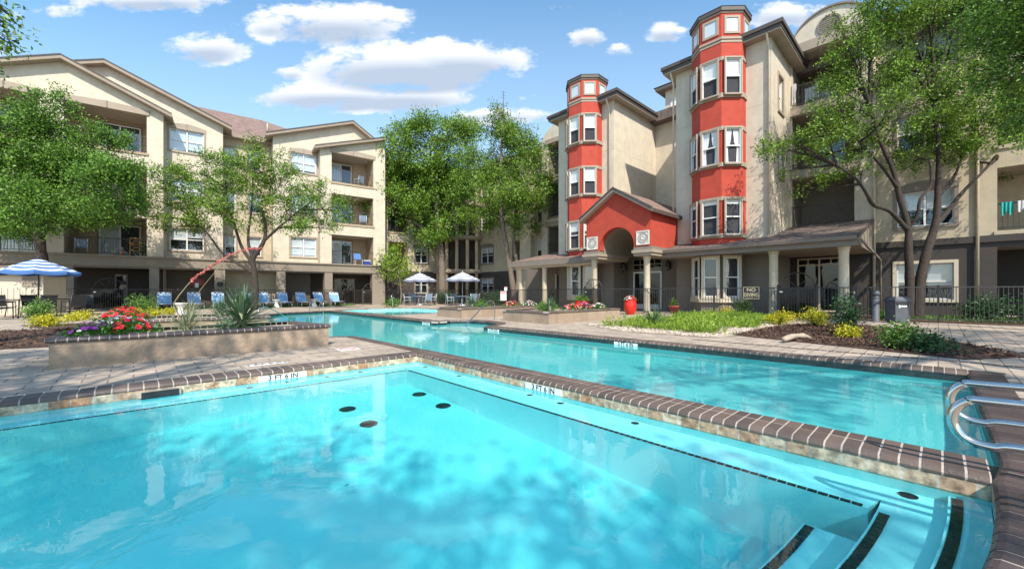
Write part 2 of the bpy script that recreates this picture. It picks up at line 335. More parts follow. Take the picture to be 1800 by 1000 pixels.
def strip(path, w, z, name, pitch=.052, h=.006):
    m = MB(); pts = [Vector(p) for p in path]; acc = 0
    for i in range(len(pts) - 1):
        d = pts[i + 1] - pts[i]; ln = d.length; d.normalize(); nn = Vector((-d.y, d.x)); k = max(1, round(ln / pitch))
        for j in range(k):
            a = pts[i] + d * (ln * j / k + .003); b = pts[i] + d * (ln * (j + 1) / k - .003)
            c = [a, b, b + nn * w, a + nn * w]; m.hexa([(q.x, q.y, z - .004) for q in c] + [(q.x, q.y, z + h) for q in c], DKT)
    return struct(m.build(name))
DKT = mat('tile_black', (.014, .017, .02), .3, .4, 12)
strip([(-6.9, YN - BW), (XN - BW, YN - BW)], .035, ZB, 'bench_edge_tile')
strip([(XN - BW, YN - BW), (XN - BW, .29)], .035, ZB, 'bench_edge_tile')
for off, zt, xe in NOS: strip([(x, y - .055) for x, y in arc(off, -1.0, (XN - BW if zt == ZB else xe) - .01, 40)], .044, zt, 'step_nosing_tile', .05)
TDK = mat('waterline_tile_dark', (.022, .035, .034), .25, .5, 9); mb = MB(); DM = -1.25
shell_walls(mb, MAIN, -.15, -.03, TDK); shell_walls(mb, MAIN, DM, -.15, PL_M)
main_shell = struct(mb.build('pool_shell')); YS = 5.0; mfl = struct(fill_poly('pool_floor', [(XF, YS), (XF, 9.3)] + MAIN[3:19] + [(XM, 9.2), (XM, YS)], [], DM, PL_M))
mb = MB(); mb.quad((XM, -.25, -.34), (XF, -.25, -.34), (XF, YS, DM), (XM, YS, DM), PL_M); struct(mb.build('pool_floor'))     # slope invented so the end wall throws no dark band on the floor
mb = MB(); mb.prism([(7.58, 9.3), (8.28, 9.57), (8.83, 10.1), (8.98, 10.9), (8.83, 11.58), (8.28, 11.98), (7.6, 11.73)], DM, -.28, PL_M); mb.prism([(7.3, 9.2), (7.59, 9.28), (7.59, 11.75), (7.3, 11.8)], DM, -.5, PL_M)
struct(mb.build('pool_steps'))
mb = MB(); shell_walls(mb, WADE, -.5, -.03, PL_M); struct(mb.build('pool_shell')); wfl = struct(fill_poly('pool_floor', WADE, [], -.5, PL_M))
def watermat(name, tint, bs, bst):
    m = bpy.data.materials.new(name); m.use_nodes = True; nt = m.node_tree; N = nt.nodes; L = nt.links; P = N['Principled BSDF']
    P.inputs['Transmission Weight'].default_value = 1; P.inputs['Roughness'].default_value = 0; P.inputs['IOR'].default_value = 1.33; P.inputs['Base Color'].default_value = (*tint, 1)
    tc = N.new('ShaderNodeTexCoord'); nz = N.new('ShaderNodeTexNoise'); nz.inputs['Scale'].default_value = bs; nz.inputs['Detail'].default_value = 3; nz.inputs['Distortion'].default_value = .6; L.new(tc.outputs['Object'], nz.inputs['Vector'])
    b = N.new('ShaderNodeBump'); b.inputs['Strength'].default_value = bst; b.inputs['Distance'].default_value = .02; L.new(nz.outputs['Fac'], b.inputs['Height']); L.new(b.outputs[0], P.inputs['Normal'])
    return m
WAT_N = watermat('water_near', (.34, .955, .995), 3.6, .085)
WAT_M = watermat('water_main', (.5, .965, .955), 3.0, .12)
waters = []
for nm, poly, mt in (('pool_water', NEAR, WAT_N), ('pool_water', MAIN, WAT_M), ('pool_water', WADE, WAT_M)):
    o = struct(fill_poly(nm, offset(poly, -.0005), [], ZW, mt)); o.cycles.is_caustics_caster = True; waters.append(o)
    for pl in o.data.polygons: pl.use_smooth = True
for o in COL.objects:
    if o.name.startswith(('pool_shell', 'pool_floor', 'pool_bench', 'pool_steps', 'bench_edge', 'step_nosing')): o.cycles.is_caustics_receiver = True
# ---------------------------------------------------------------- brick coping
BRK = mat('coping_brick', (.078, .056, .047), .5, 0, 5, .2, 60, isl=1.1, col2=(.155, .108, .086))
BRK_D = mat('coping_brick_dark', (.055, .04, .04), .42, 0, 5, .2, 60, isl=.9, col2=(.11, .078, .072))
MORT = mat('mortar', (.43, .365, .305), .95, .15, 9)
def brick_run(mb, path, w, pitch, z=0.0, nose=True, gap=.013, rows=(1.0,), mt=None, mort=None, depth=.058, side=1):
    """bricks laid across a path; the path is the water edge, bricks reach back w to its left (side=1)"""
    mt = mt or BRK; mort = mort or MORT; pts = [Vector(p) for p in path]
    L = [0]
    for i in range(len(pts) - 1): L.append(L[-1] + (pts[i + 1] - pts[i]).length)
    def at(s):
        i = 0
        while i < len(pts) - 2 and s > L[i + 1]: i += 1
        d = (pts[i + 1] - pts[i]); return pts[i] + d * ((s - L[i]) / max(d.length, 1e-6)), d.normalized()
    def nrm(s):
        a, d0 = at(max(s - .12, 0)); b, d1 = at(min(s + .12, L[-1])); d = (d0 + d1).normalized(); return Vector((-d.y, d.x)) * side
    def prof(ins, a, b, zt):
        if a == 0 and nose: return [(b, -depth), (b, -ins), (.04, -ins), (.015 + ins, -.008 - ins), (ins, -.03), (ins, -depth + .015), (.015, -depth)]
        return [(b, -depth), (b, -ins), (a, -ins), (a, -depth)]
    def block(s0, s1, ins, a, b, m_):
        q0, q1 = at(s0)[0], at(s1)[0]; n0, n1 = nrm(s0), nrm(s1); pr = prof(ins, a, b, z); k = len(pr)
        vs = [(q0.x + n0.x * t, q0.y + n0.y * t, z + h) for t, h in pr] + [(q1.x + n1.x * t, q1.y + n1.y * t, z + h) for t, h in pr]
        fs = [(i, (i + 1) % k, k + (i + 1) % k, k + i) for i in range(k)] + [tuple(range(k))[::-1], tuple(range(k, 2 * k))]
        if side < 0: fs = [f[::-1] for f in fs]
        mb.add(vs, fs, m_)
    n = max(1, round(L[-1] / pitch)); pp = L[-1] / n
    edges = [0] + list(np.cumsum(rows)); tot = edges[-1]
    for i in range(n):
        block(i * pp, (i + 1) * pp, .0035, 0, w, mort)
        for j in range(len(rows)):
            a = w * edges[j] / tot + (gap * .75 if j else 0); b = w * edges[j + 1] / tot - (gap * .75 if j < len(rows) - 1 else 0)
            block(i * pp + gap / 2 + dr(-.001, .001), (i + 1) * pp - gap / 2, dr(-.0012, .0012), a, b, mt)
random.seed(5)
mb = MB(); brick_run(mb, [(XN - .005, YN - .005), (-7, YN - .005)], WC, .122, side=-1); struct(mb.build('pool_coping'))
mb = MB(); brick_run(mb, [(XN - .005, -.2), (XN - .005, YN + .295)], .36, .090, rows=(.6, .4), side=-1); struct(mb.build('pool_coping'))
mb = MB(); brick_run(mb, [(3.75, 6.15), (3.75, 9.2), (3.45, 9.46), (2.76, 9.56), (2.76, 14.6)], WC, .1, side=1); struct(mb.build('pool_coping'))
mb = MB(); brick_run(mb, [(2.76, 14.6), (3.21, 15.6), (3.61, 17), (3.91, 19), (4.61, 21.3), (5.61, 22.5), (7.9, 23.2)], .26, .1, side=1); struct(mb.build('pool_coping'))
mb = MB(); brick_run(mb, [(7.9, 23.3), (7.75, 17), (7.61, 11.78)], .36, .1, rows=(.6, .4), side=1); struct(mb.build('pool_coping'))
mb = MB(); brick_run(mb, [(7.6, 11.75), (8.3, 12.0), (8.85, 11.6), (9.0, 10.9), (8.85, 10.1), (8.3, 9.55), (XF, 9.3), (XF - .005, 8.9), (XF - .005, -.26)], WC, .102, side=1); struct(mb.build('pool_coping'))
mb = MB(); brick_run(mb, [(XF + WC, -.25), (XM, -.25), (XN, -.2)], .32, .092, mt=BRK_D, side=1); struct(mb.build('pool_coping'))
mb = MB(); brick_run(mb, [(XN, -.2)] + [(x, endy(x)) for x in (3.2, 2.9, 2.5, 2.0, 1.4, .6, -.4, -1.4)], .32, .092, mt=BRK_D, side=1); struct(mb.build('pool_coping'))
mb = MB(); brick_run(mb, WADE[::-1] + [WADE[-1]], .24, .1, side=1); struct(mb.build('pool_coping'))
# thin line of bricks let into the far paving
mb = MB(); brick_run(mb, [(8.6, 3.6), (8.6, -.9)], .1, .1, z=.004, nose=False, mt=BRK_D, side=1); struct(mb.build('brick_edging'))
# ---------------------------------------------------------------- building kit
def facade(mb, F, s0, s1, z0, z1, p, holes, mt, reveal=.22, rmt=None):
    ss = sorted({s0, s1} | {max(s0, min(s1, x)) for h in holes for x in (h[0], h[2])}); zz = sorted({z0, z1} | {max(z0, min(z1, x)) for h in holes for x in (h[1], h[3])})
    for i in range(len(ss) - 1):
        run = None
        for j in range(len(zz) - 1):
            cs, cz = (ss[i] + ss[i + 1]) / 2, (zz[j] + zz[j + 1]) / 2
            inh = any(h[0] < cs < h[2] and h[1] < cz < h[3] for h in holes)
            if not inh: run = (run[0] if run else zz[j], zz[j + 1])
            if (inh or j == len(zz) - 2) and run:
                mb.quad(F.P(ss[i], p, run[0]), F.P(ss[i + 1], p, run[0]), F.P(ss[i + 1], p, run[1]), F.P(ss[i], p, run[1]), mt); run = None
    for a, b, c, d in holes:
        q = p - reveal; m_ = rmt or mt
        mb.quad(F.P(a, p, b), F.P(a, p, d), F.P(a, q, d), F.P(a, q, b), m_); mb.quad(F.P(c, p, d), F.P(c, p, b), F.P(c, q, b), F.P(c, q, d), m_)
        mb.quad(F.P(a, p, d), F.P(c, p, d), F.P(c, q, d), F.P(a, q, d), m_); mb.quad(F.P(c, p, b), F.P(a, p, b), F.P(a, q, b), F.P(c, q, b), m_)
def window(F, r, p, parent, blind=.5, mull=1, trim=None, head=0, depth=.10, kind='window', inset=True, tw=.12, fr=None, curtain=False, pane_sub=True, bmat=None, f=.05):
    """double-hung window; r=(s0,z0,s1,z1); set back in its opening, blind and dark room behind the glass"""
    s0, z0, s1, z1 = r; m = MB(); fr = fr or WHITE; q = p - depth
    if trim:
        t = tw; o_ = .035
        m.fbox(F, s0 - t, p - .02, z0 - t, s1 + t, p + o_ + .03, z0, trim); m.fbox(F, s0 - t, p - .02, z0, s0, p + o_, z1, trim); m.fbox(F, s1, p - .02, z0, s1 + t, p + o_, z1, trim)
        if head:
            k = 8; w = s1 - s0 + 2 * t; pts = [(s0 - t, z1)] + [(s1 + t, z1)] + [(s1 + t - w * i / k, z1 + t + head * math.sin(math.pi * (.12 + .76 * i / k))) for i in range(k + 1)]
            m.fprism(F, pts, p - .02, p + o_ + .01, trim); cx = (s0 + s1) / 2; m.fbox(F, cx - .02, p + o_, z1 + .02, cx + .02, p + o_ + .016, z1 + t + head, TRIM_D)
        else: m.fbox(F, s0 - t, p - .02, z1, s1 + t, p + o_, z1 + t, trim)
    n = mull + 1; w = (s1 - s0) / n
    m.fbox(F, s0, q - .05, z0, s1, q + .02, z0 + f, fr); m.fbox(F, s0, q - .05, z1 - f, s1, q + .02, z1, fr)
    for i in range(n + 1):
        x = s0 + w * i; a, b = (x, x + f) if i == 0 else (x - f, x) if i == n else (x - f * .7, x + f * .7)
        m.fbox(F, a, q - .05, z0 + f, b, q + .022, z1 - f, fr)
    zm = (z0 + z1) / 2
    for i in range(n): m.fbox(F, s0 + w * i + f, q - .045, zm - .025, s0 + w * (i + 1) - f, q + .01, zm + .025, fr)
    # room and blind
    B = -.5 if inset else -.075
    m.quad(F.P(s0, q + B, z0), F.P(s1, q + B, z0), F.P(s1, q + B, z1), F.P(s0, q + B, z1), SHADE_IN)
    for a, b in (((s0, z0), (s0, z1)), ((s0, z1), (s1, z1)), ((s1, z1), (s1, z0)), ((s1, z0), (s0, z0))):
        m.quad(F.P(a[0], q - .04, a[1]), F.P(b[0], q - .04, b[1]), F.P(b[0], q + B, b[1]), F.P(a[0], q + B, a[1]), SHADE_IN)
    if blind:
        for i in range(n):
            fb = blind if isinstance(blind, (int, float)) else blind[i % len(blind)]
            a, b = s0 + w * i + f, s0 + w * (i + 1) - f; zt = z1 - f; zb = zt - (z1 - z0 - 2 * f) * fb; k = max(2, int((zt - zb) / .055))
            for j in range(k):
                za, zc = zt - (zt - zb) * j / k, zt - (zt - zb) * (j + .92) / k
                m.quad(F.P(a, q - .068, zc), F.P(b, q - .068, zc), F.P(b, q - .058, za), F.P(a, q - .058, za), bmat or BLIND)
    if curtain:
        for sgn in (0, 1):
            base = s0 + f if sgn == 0 else s1 - f; d = 1 if sgn == 0 else -1; hw = (s1 - s0) * .42
            rows = [(z1 - f, hw), (zm + .15, hw * .75), (zm - .1, hw * .35), (z0 + f, hw * .45)]
            for (za, wa), (zb, wb) in zip(rows, rows[1:]):
                m.quad(F.P(base, q - .07, za), F.P(base + d * wa, q - .062, za), F.P(base + d * wb, q - .062, zb), F.P(base, q - .07, zb), CURT)
    o = m.build(kind, parent)
    g = MB()
    for i in range(n):
        a, b = s0 + w * i + f, s0 + w * (i + 1) - f
        g.quad(F.P(a, q - .03, z0 + f), F.P(b, q - .03, z0 + f), F.P(b, q - .03, zm - .025), F.P(a, q - .03, zm - .025), GLASS); g.quad(F.P(a, q - .018, zm + .025), F.P(b, q - .018, zm + .025), F.P(b, q - .018, z1 - f), F.P(a, q - .018, z1 - f), GLASS)
    if pane_sub: g.build('pane', o)
    return o
def railing(m, F, s0, s1, p, z, h=1.02, mt=None, step=.125, top=True):
    mt = mt or IRON_B; t = .013
    m.fbox(F, s0, p - .022, z + h - .04, s1, p + .022, z + h, mt); m.fbox(F, s0, p - .015, z + .09, s1, p + .015, z + .12, mt)
    n = max(2, int((s1 - s0) / step))
    for i in range(1, n):
        s = s0 + (s1 - s0) * i / n; m.fbox(F, s - t / 2, p - t / 2, z + .12, s + t / 2, p + t / 2, z + h - .04, mt)
def balcony(F, r, p, parent, door=(.25, .8), depth=2.1, wall=None, rail=True, lintel=False, rmt=None, dtrim=None, slab=.0):
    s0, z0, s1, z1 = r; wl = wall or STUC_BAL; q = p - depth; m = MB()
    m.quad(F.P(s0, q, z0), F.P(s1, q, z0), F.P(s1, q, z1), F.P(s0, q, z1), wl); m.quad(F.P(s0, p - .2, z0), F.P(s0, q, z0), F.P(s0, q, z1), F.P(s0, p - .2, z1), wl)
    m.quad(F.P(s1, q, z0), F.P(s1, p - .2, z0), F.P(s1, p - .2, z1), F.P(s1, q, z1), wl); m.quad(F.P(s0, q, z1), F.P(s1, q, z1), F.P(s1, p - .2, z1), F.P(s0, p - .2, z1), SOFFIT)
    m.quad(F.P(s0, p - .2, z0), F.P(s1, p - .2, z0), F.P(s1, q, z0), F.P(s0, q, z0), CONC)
    m.fbox(F, s0 - .08, p + .002, z0 - .16, s1 + .08, p + .06, z0 - .02, wl)
    if lintel:
        w = s1 - s0; c = (s0 + s1) / 2; m.fprism(F, [(s0 - .1, z1 - .02), (s1 + .1, z1 - .02), (s1 + .16, z1 + .3), (c, z1 + .40), (s0 - .16, z1 + .3)], p + .003, p + .07, TRIM); m.fbox(F, c - .02, p + .07, z1 + .0, c + .02, p + .09, z1 + .4, TRIM_D)
    o = m.build('balcony', parent)
    if door:
        a, b = s0 + (s1 - s0) * door[0], s0 + (s1 - s0) * door[1]; d = MB(); h = z0 + 2.05; f = .06
        d.fbox(F, a - .08, q + .003, z0, a, q + .05, h + .08, dtrim or TRIM_D); d.fbox(F, b, q + .003, z0, b + .08, q + .05, h + .08, dtrim or TRIM_D); d.fbox(F, a, q + .003, h, b, q + .05, h + .08, dtrim or TRIM_D)
        d.quad(F.P(a, q + .006, z0), F.P(b, q + .006, z0), F.P(b, q + .006, h), F.P(a, q + .006, h), SHADE_IN)
        c = (a + b) / 2
        for x0, x1 in ((a, a + f), (c - f / 2, c + f / 2), (b - f, b)): d.fbox(F, x0, q + .008, z0, x1, q + .06, h - f, WHITE)
        d.fbox(F, a, q + .008, h - f, b, q + .06, h, WHITE)
        k = 9
        for i in range(k if random.random() < .7 else 0):
            x = a + f + (c - a - f * 1.5) * i / k; d.quad(F.P(x, q + .012, z0 + .05), F.P(x + (c - a) / k * .85, q + .02, z0 + .05), F.P(x + (c - a) / k * .85, q + .02, h - f), F.P(x, q + .012, h - f), CURT)
        d.quad(F.P(a + f, q + .035, z0 + .04), F.P(b - f, q + .035, z0 + .04), F.P(b - f, q + .035, h - f), F.P(a + f, q + .035, h - f), GLASS)
        d.build('sliding_door', o)
    if rail:
        rr = MB(); railing(rr, F, s0, s1, p - .06, z0, mt=rmt); rr.build('railing', o)
    return o
def gable_roof(F, sa, za, sl, sr, zl, zr, p0, p1, parent, th=.2, mt=None, fas=None, name='roof'):
    """two slopes meeting on a ridge at (sa,za), running from p0 (front) back to p1"""
    m = MB(); mt = mt or SHINGLE; fas = fas or FASCIA_T
    for s, z in ((sl, zl), (sr, zr)):
        if s is None: continue
        A = (sa, za); B = (s, z); P = F.P
        v = [P(A[0], p0, A[1]), P(B[0], p0, B[1]), P(B[0], p1, B[1]), P(A[0], p1, A[1])]; w = [(x, y, h - th) for x, y, h in v]
        o = [0, 1, 2, 3] if s < sa else [3, 2, 1, 0]
        m.add(v, [tuple(o[::-1])], mt); m.add(w, [tuple(o)], SOFFIT)
        m.quad(v[0], v[1], w[1], w[0], fas); m.quad(v[1], v[2], w[2], w[1], fas)
        # drip edge over the fascia
        m.hexa([P(A[0], p0 + .002, A[1] + .005), P(B[0], p0 + .002, B[1] + .005), P(B[0], p0 + .05, B[1] + .005), P(A[0], p0 + .05, A[1] + .005), P(A[0], p0 + .002, A[1] + .05), P(B[0], p0 + .002, B[1] + .05), P(B[0], p0 + .05, B[1] + .05), P(A[0], p0 + .05, A[1] + .05)], FASCIA)
    return m.build(name, parent)
random.seed(11)
JOINT = mat('control_joint', (.40, .34, .25), .9, .1, 2)
ARC = mat('stucco_arcade_shade', (.11, .088, .068), .9, .1, 1, .4, 22)  # shade under the arcade put into a darker stucco
STUC_BAL = mat('stucco_balcony_shade', (.37, .275, .18), .9, .08, .8, .4, 22)  # darker stucco, the shade of the balcony recesses is in its colour
# ================================================================ left building (faces the pool from beyond the loungers)
FL = Frame((1.77, 34.5), (.9914, -.1309))
LB = thing('apartment_building', 'cream stuccoed apartment block with gabled roofs behind the row of loungers', 'building', (0, 0, 0))
FLOOR = [3.25, 6.45, 9.65]; HO = 2.35; PB = .9
sA0, sA1 = FL.s(-75, PB), FL.s(287, PB); sap = FL.s(111, PB)
m = MB()
colA = [(FL.s(112, PB), FL.s(258, PB)), (FL.s(-60, PB), FL.s(68, PB))]
holesA = [(a, z, b, z + HO) for a, b in colA for z in FLOOR]
facade(m, FL, sA0, sA1, 3.2, 12.2, PB, holesA, STUC)
zeA = 12.3; zaA = zeA + (sA1 - sap) * .44; sAl = 2 * sap - sA1
m.add([FL.P(sA0, PB, 12.2), FL.P(sA1, PB, 12.2), FL.P(sA1, PB, zeA), FL.P(sap, PB, zaA), FL.P(sA0, PB, zaA - (sap - sA0) * .44)], [(0, 1, 2, 3, 4)], STUC)
m.quad(FL.P(sA1, PB, 0), FL.P(sA1, -1, 0), FL.P(sA1, -1, zeA), FL.P(sA1, PB, zeA), STUC)
m.build('wall', LB)
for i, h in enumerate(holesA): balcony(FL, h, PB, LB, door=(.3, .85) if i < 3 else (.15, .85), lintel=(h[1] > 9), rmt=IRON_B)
gable_roof(FL, sap, zaA + .12, sap - (sA1 + .45 - sap), sA1 + .45, zaA + .12 - .44 * (sA1 + .45 - sap), zaA + .12 - .44 * (sA1 + .45 - sap), PB + .5, -6, LB)
# second gable
sB1 = FL.s(392); sb = FL.s(186); zeB = 12.55; zaB = zeB + (sB1 - sb) * .40
rW = [FL.rect(298, 229, 358, 270), None, FL.rect(301, 400.5, 358.5, 441)]
w_s = (rW[0][0], rW[0][2]); holesB = [(w_s[0], zb, w_s[1], zb + 1.45) for zb in (3.8, 7.05, 10.35)]
m = MB(); facade(m, FL, sA1, sB1, 3.2, 12.45, 0, holesB, STUC)
m.add([FL.P(sb - 5, 0, 12.45), FL.P(sB1, 0, 12.45), FL.P(sB1, 0, zeB), FL.P(sb, 0, zaB), FL.P(sb - 5, 0, zaB - 2)], [(0, 1, 2, 3, 4)], STUC)
m.quad(FL.P(sB1, 0, 3.2), FL.P(sB1, -2, 3.2), FL.P(sB1, -2, zeB), FL.P(sB1, 0, zeB), STUC)
m.build('wall', LB)
for k, h in enumerate(holesB): window(FL, h, 0, LB, blind=(.55, .4) if k == 0 else (.95, .9) if k == 2 else .8, trim=TRIM, head=.28 if k == 2 else 0)
gable_roof(FL, sb, zaB + .12, sb - (sB1 + .5 - sb), sB1 + .5, zaB + .12 - .40 * (sB1 + .5 - sb), zaB + .12 - .40 * (sB1 + .5 - sb), .5, -7, LB)
# recess
PR = -1.5; sR0, sR1 = FL.s(392), FL.s(482); colR = [FL.rect(395, 416, 414, 447, PR), FL.rect(437, 417, 459, 449, PR)]
holesR = [(c[0], zb, c[2], zb + 1.4) for c in colR for zb in (3.75, 7.0, 10.2)]
m = MB(); facade(m, FL, sR0 - .3, sR1 + .3, 3.2, 12.4, PR, holesR, STUC_B); m.build('wall', LB)
for k, h in enumerate(holesR): window(FL, h, PR, LB, blind=.6, mull=0, trim=TRIM)
# third block with its own gable
sD0, sD1 = FL.s(480), FL.s(677); sd = FL.s(618); zeD = 12.6; zaD = 14.75
wd = FL.rect(511, 271, 556, 303); holesD = [(wd[0], zb, wd[2], zb + 1.45) for zb in (3.75, 7.0, 10.2)]
m = MB(); facade(m, FL, sD0, FL.s(563, .9), 3.2, 12.4, 0, holesD, STUC); m.quad(FL.P(FL.s(563, .9), 0, 12.1), FL.P(sD1, 0, 12.1), FL.P(sD1, 0, 12.4), FL.P(FL.s(563, .9), 0, 12.4), STUC)
kd = (zaD - zeD) / (sd - sD0)
m.add([FL.P(sD0, 0, 12.4), FL.P(sD1, 0, 12.4), FL.P(sD1, 0, zaD - (sD1 - sd) * kd), FL.P(sd, 0, zaD), FL.P(sD0, 0, zeD)], [(0, 1, 2, 3, 4)], STUC)
m.quad(FL.P(sD0, -2, 3.2), FL.P(sD0, 0, 3.2), FL.P(sD0, 0, zeD), FL.P(sD0, -2, zeD), STUC); m.quad(FL.P(sD1, .1, 0), FL.P(sD1, -2.5, 0), FL.P(sD1, -2.5, 12.9), FL.P(sD1, .1, 12.9), STUC)
m.build('wall', LB)
for k, h in enumerate(holesD): window(FL, h, 0, LB, blind=.9 if k else .95, trim=TRIM, head=.26 if k == 2 else 0)
gable_roof(FL, sd, zaD + .14, sD0 - .5, sd + 2.6, zeD + .14 - .5 * kd, zaD + .14 - 2.6 * kd * 1.6, .5, -7, LB)
# balcony bay in front of it, under a lean-to gable
sE0, sE1 = FL.s(563, PB), FL.s(677, PB); oE = (FL.s(583, PB), FL.s(656.5, PB))
holesE = [(oE[0], z, oE[1], z + HO - .08) for z in FLOOR]
zl, zr = 12.1, 13.75
m = MB(); facade(m, FL, sE0, sE1, 3.2, 12.1, PB, holesE, STUC)
m.add([FL.P(sE0, PB, 12.1), FL.P(sE1, PB, 12.1), FL.P(sE1, PB, zr), FL.P(sE0, PB, zl)], [(0, 1, 2, 3)], STUC)
m.quad(FL.P(sE0, 0, 3.2), FL.P(sE0, PB, 3.2), FL.P(sE0, PB, zl), FL.P(sE0, 0, zl), STUC); m.quad(FL.P(sE1, PB, 0), FL.P(sE1, -1, 0), FL.P(sE1, -1, zr), FL.P(sE1, PB, zr), STUC)
m.build('wall', LB)
for k, h in enumerate(holesE): balcony(FL, h, PB, LB, door=(.1, .62), lintel=(k == 2), rmt=IRON_B)
gable_roof(FL, sE1 + .05, zr + .13, sE0 - .45, None, zl + .13 - .2, 0, PB + .45, -.5, LB)
# ground arcade
m = MB(); PA = 1.0; zB0 = 2.58
sF0, sF1 = FL.s(-75, PA), FL.s(678, PA)
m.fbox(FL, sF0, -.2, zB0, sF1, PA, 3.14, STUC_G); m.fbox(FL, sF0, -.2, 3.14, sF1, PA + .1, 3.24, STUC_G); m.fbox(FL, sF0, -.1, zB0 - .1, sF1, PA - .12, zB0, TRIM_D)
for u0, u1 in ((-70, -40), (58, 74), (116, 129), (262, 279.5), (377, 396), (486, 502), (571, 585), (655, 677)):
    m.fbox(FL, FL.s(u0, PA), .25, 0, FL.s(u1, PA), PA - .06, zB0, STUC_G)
m.build('arcade', LB)
m = MB(); PK = -1.7
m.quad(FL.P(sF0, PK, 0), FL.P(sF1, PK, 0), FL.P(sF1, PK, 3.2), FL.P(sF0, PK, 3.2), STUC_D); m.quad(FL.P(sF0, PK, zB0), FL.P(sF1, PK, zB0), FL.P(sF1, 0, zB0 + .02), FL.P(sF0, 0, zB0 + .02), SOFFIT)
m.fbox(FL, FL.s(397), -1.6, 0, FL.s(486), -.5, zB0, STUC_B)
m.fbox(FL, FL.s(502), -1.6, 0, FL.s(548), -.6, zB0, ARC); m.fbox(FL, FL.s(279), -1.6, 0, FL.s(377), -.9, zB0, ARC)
for u0, u1, p_ in ((205, 222, PK), (588, 622, PK)): 
    a, b = FL.s(u0, p_), FL.s(u1, p_); m.fbox(FL, a - .08, p_ + .004, 0, b + .08, p_ + .06, 2.2, TRIM_D); m.fbox(FL, a, p_ + .06, .1, b, p_ + .07, 2.1, GLASS_D)
m.build('arcade_back_wall', LB)
# main roof behind the gables
m = MB(); P = FL.P; sl_, sr_ = sF0 - 2, FL.s(660)
e0, rz, rp = 12.45, 17.0, -9.5
m.add([P(sl_, -.9, e0), P(sr_ + 1, -.9, e0), P(sr_ - 7.5, rp, rz), P(sl_, rp, rz)], [(0, 1, 2, 3)], SHINGLE); m.add([P(sr_ + 1, -.9, e0), P(sr_ + 1, -18, e0), P(sr_ - 7.5, rp, rz)], [(0, 1, 2)], SHINGLE)
m.add([P(sl_, -18, e0), P(sl_, rp, rz), P(sr_ - 7.5, rp, rz), P(sr_ + 1, -18, e0)], [(0, 1, 2, 3)], SHINGLE)
m.quad(P(sl_, -.9, e0 - .2), P(sr_ + 1, -.9, e0 - .2), P(sr_ + 1, -.9, e0), P(sl_, -.9, e0), FASCIA_T); m.quad(P(sl_, -.9, e0 - .2), P(sl_, -18, e0 - .2), P(sr_ + 1, -18, e0 - .2), P(sr_ + 1, -.9, e0 - .2), SOFFIT)
m.quad(P(sl_, -18, 0), P(sl_, -18, e0), P(sr_, -18, e0), P(sr_, -18, 0), STUC_B)
m.build('roof', LB)
m = MB(); pv = P(FL.s(470, -5), -5, 14.7); m.lathe([(.06, -.3), (.06, .5)], pv, CONC, 10); m.build('roof_vent', LB)
# ================================================================ right building
XW, XB = 20.2, 23.5
FW = Frame((XW, 0), (0, -1)); FB = Frame((XB, 0), (0, -1))
RB = thing('apartment_building', 'large tan apartment block with two red bay towers and an arched red entry', 'building', (0, 0, 0))
WINGS = [(12.86, 17.0), (4.98, 9.2)]
for y0, y1 in WINGS:
    m = MB(); hs = [(21.3, z, 22.1, z + 1.6) for z in (9.3, 6.3)] if y0 < 9 else []
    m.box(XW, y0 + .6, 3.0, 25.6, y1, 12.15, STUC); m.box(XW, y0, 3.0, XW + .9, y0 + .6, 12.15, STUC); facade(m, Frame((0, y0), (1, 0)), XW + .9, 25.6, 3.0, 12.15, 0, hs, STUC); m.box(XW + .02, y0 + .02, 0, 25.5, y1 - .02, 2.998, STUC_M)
    for z in (6.2, 9.3): m.box(XW - .003, y0 - .003, z, XW + .02, y1, z + .014, JOINT); m.box(XW + .021, y0 - .003, z, 21.1, y0 + .02, z + .014, JOINT); m.box(22.3, y0 - .003, z, 25.5, y0 + .02, z + .014, JOINT)
    m.build('wall', RB)
    m = MB(); o_ = .45; x0, x1, a, b, z = XW - o_, 26, y0 - o_, y1 + o_, 12.1
    m.box(x0, a, z, x1, b, z + .06, SOFFIT); m.box(x0 - .03, a - .03, z + .06, x1, b + .03, z + .34, FASCIA); m.box(x0 - .1, a - .1, z + .2, x1, b + .1, z + .35, FASCIA)
    yc = (a + b) / 2; rr = 1.0
    m.add([(x0 - .1, a - .1, z + .36), (x0 - .1, b + .1, z + .36), (x1, b + .1, z + .36), (x1, a - .1, z + .36), (x0 + 2.6, yc, z + .36 + rr), (x1, yc, z + .36 + rr)], [(1, 0, 4), (0, 3, 5, 4), (2, 1, 4, 5)], SHINGLE_G)
    m.build('roof', RB)
# recess between the wings, dormer behind
m = MB(); XR = 25.2; m.box(XR, 9.2, 0, XR + .4, 12.86, 12.2, STUC); m.build('wall', RB)
m = MB(); m.box(XR - .35, 9.2, 12.12, XR + 1, 12.86, 12.4, FASCIA); m.build('roof', RB)
m = MB(); m.box(27.2, 7, 12, 32, 13.15, 15.15, STUC); m.build('dormer_wall', RB)
m = MB(); m.box(26.7, 6.5, 15.1, 32.4, 13.65, 15.3, FASCIA_T); m.add([(26.6, 6.4, 15.31), (32.5, 6.4, 15.31), (32.5, 13.75, 15.31), (26.6, 13.75, 15.31), (29.5, 10, 16.6)], [(0, 3, 4), (3, 2, 4), (2, 1, 4), (1, 0, 4)], SHINGLE_G); m.build('dormer_roof', RB)
FD = Frame((27.2, 0), (0, -1)); m = MB(); c = -12.35; pts = [(c - .42, 13.0), (c + .42, 13.0)] + [(c + .42 * math.cos(t), 14.0 + .42 * math.sin(t)) for t in [math.pi * i / 10 for i in range(11)]]
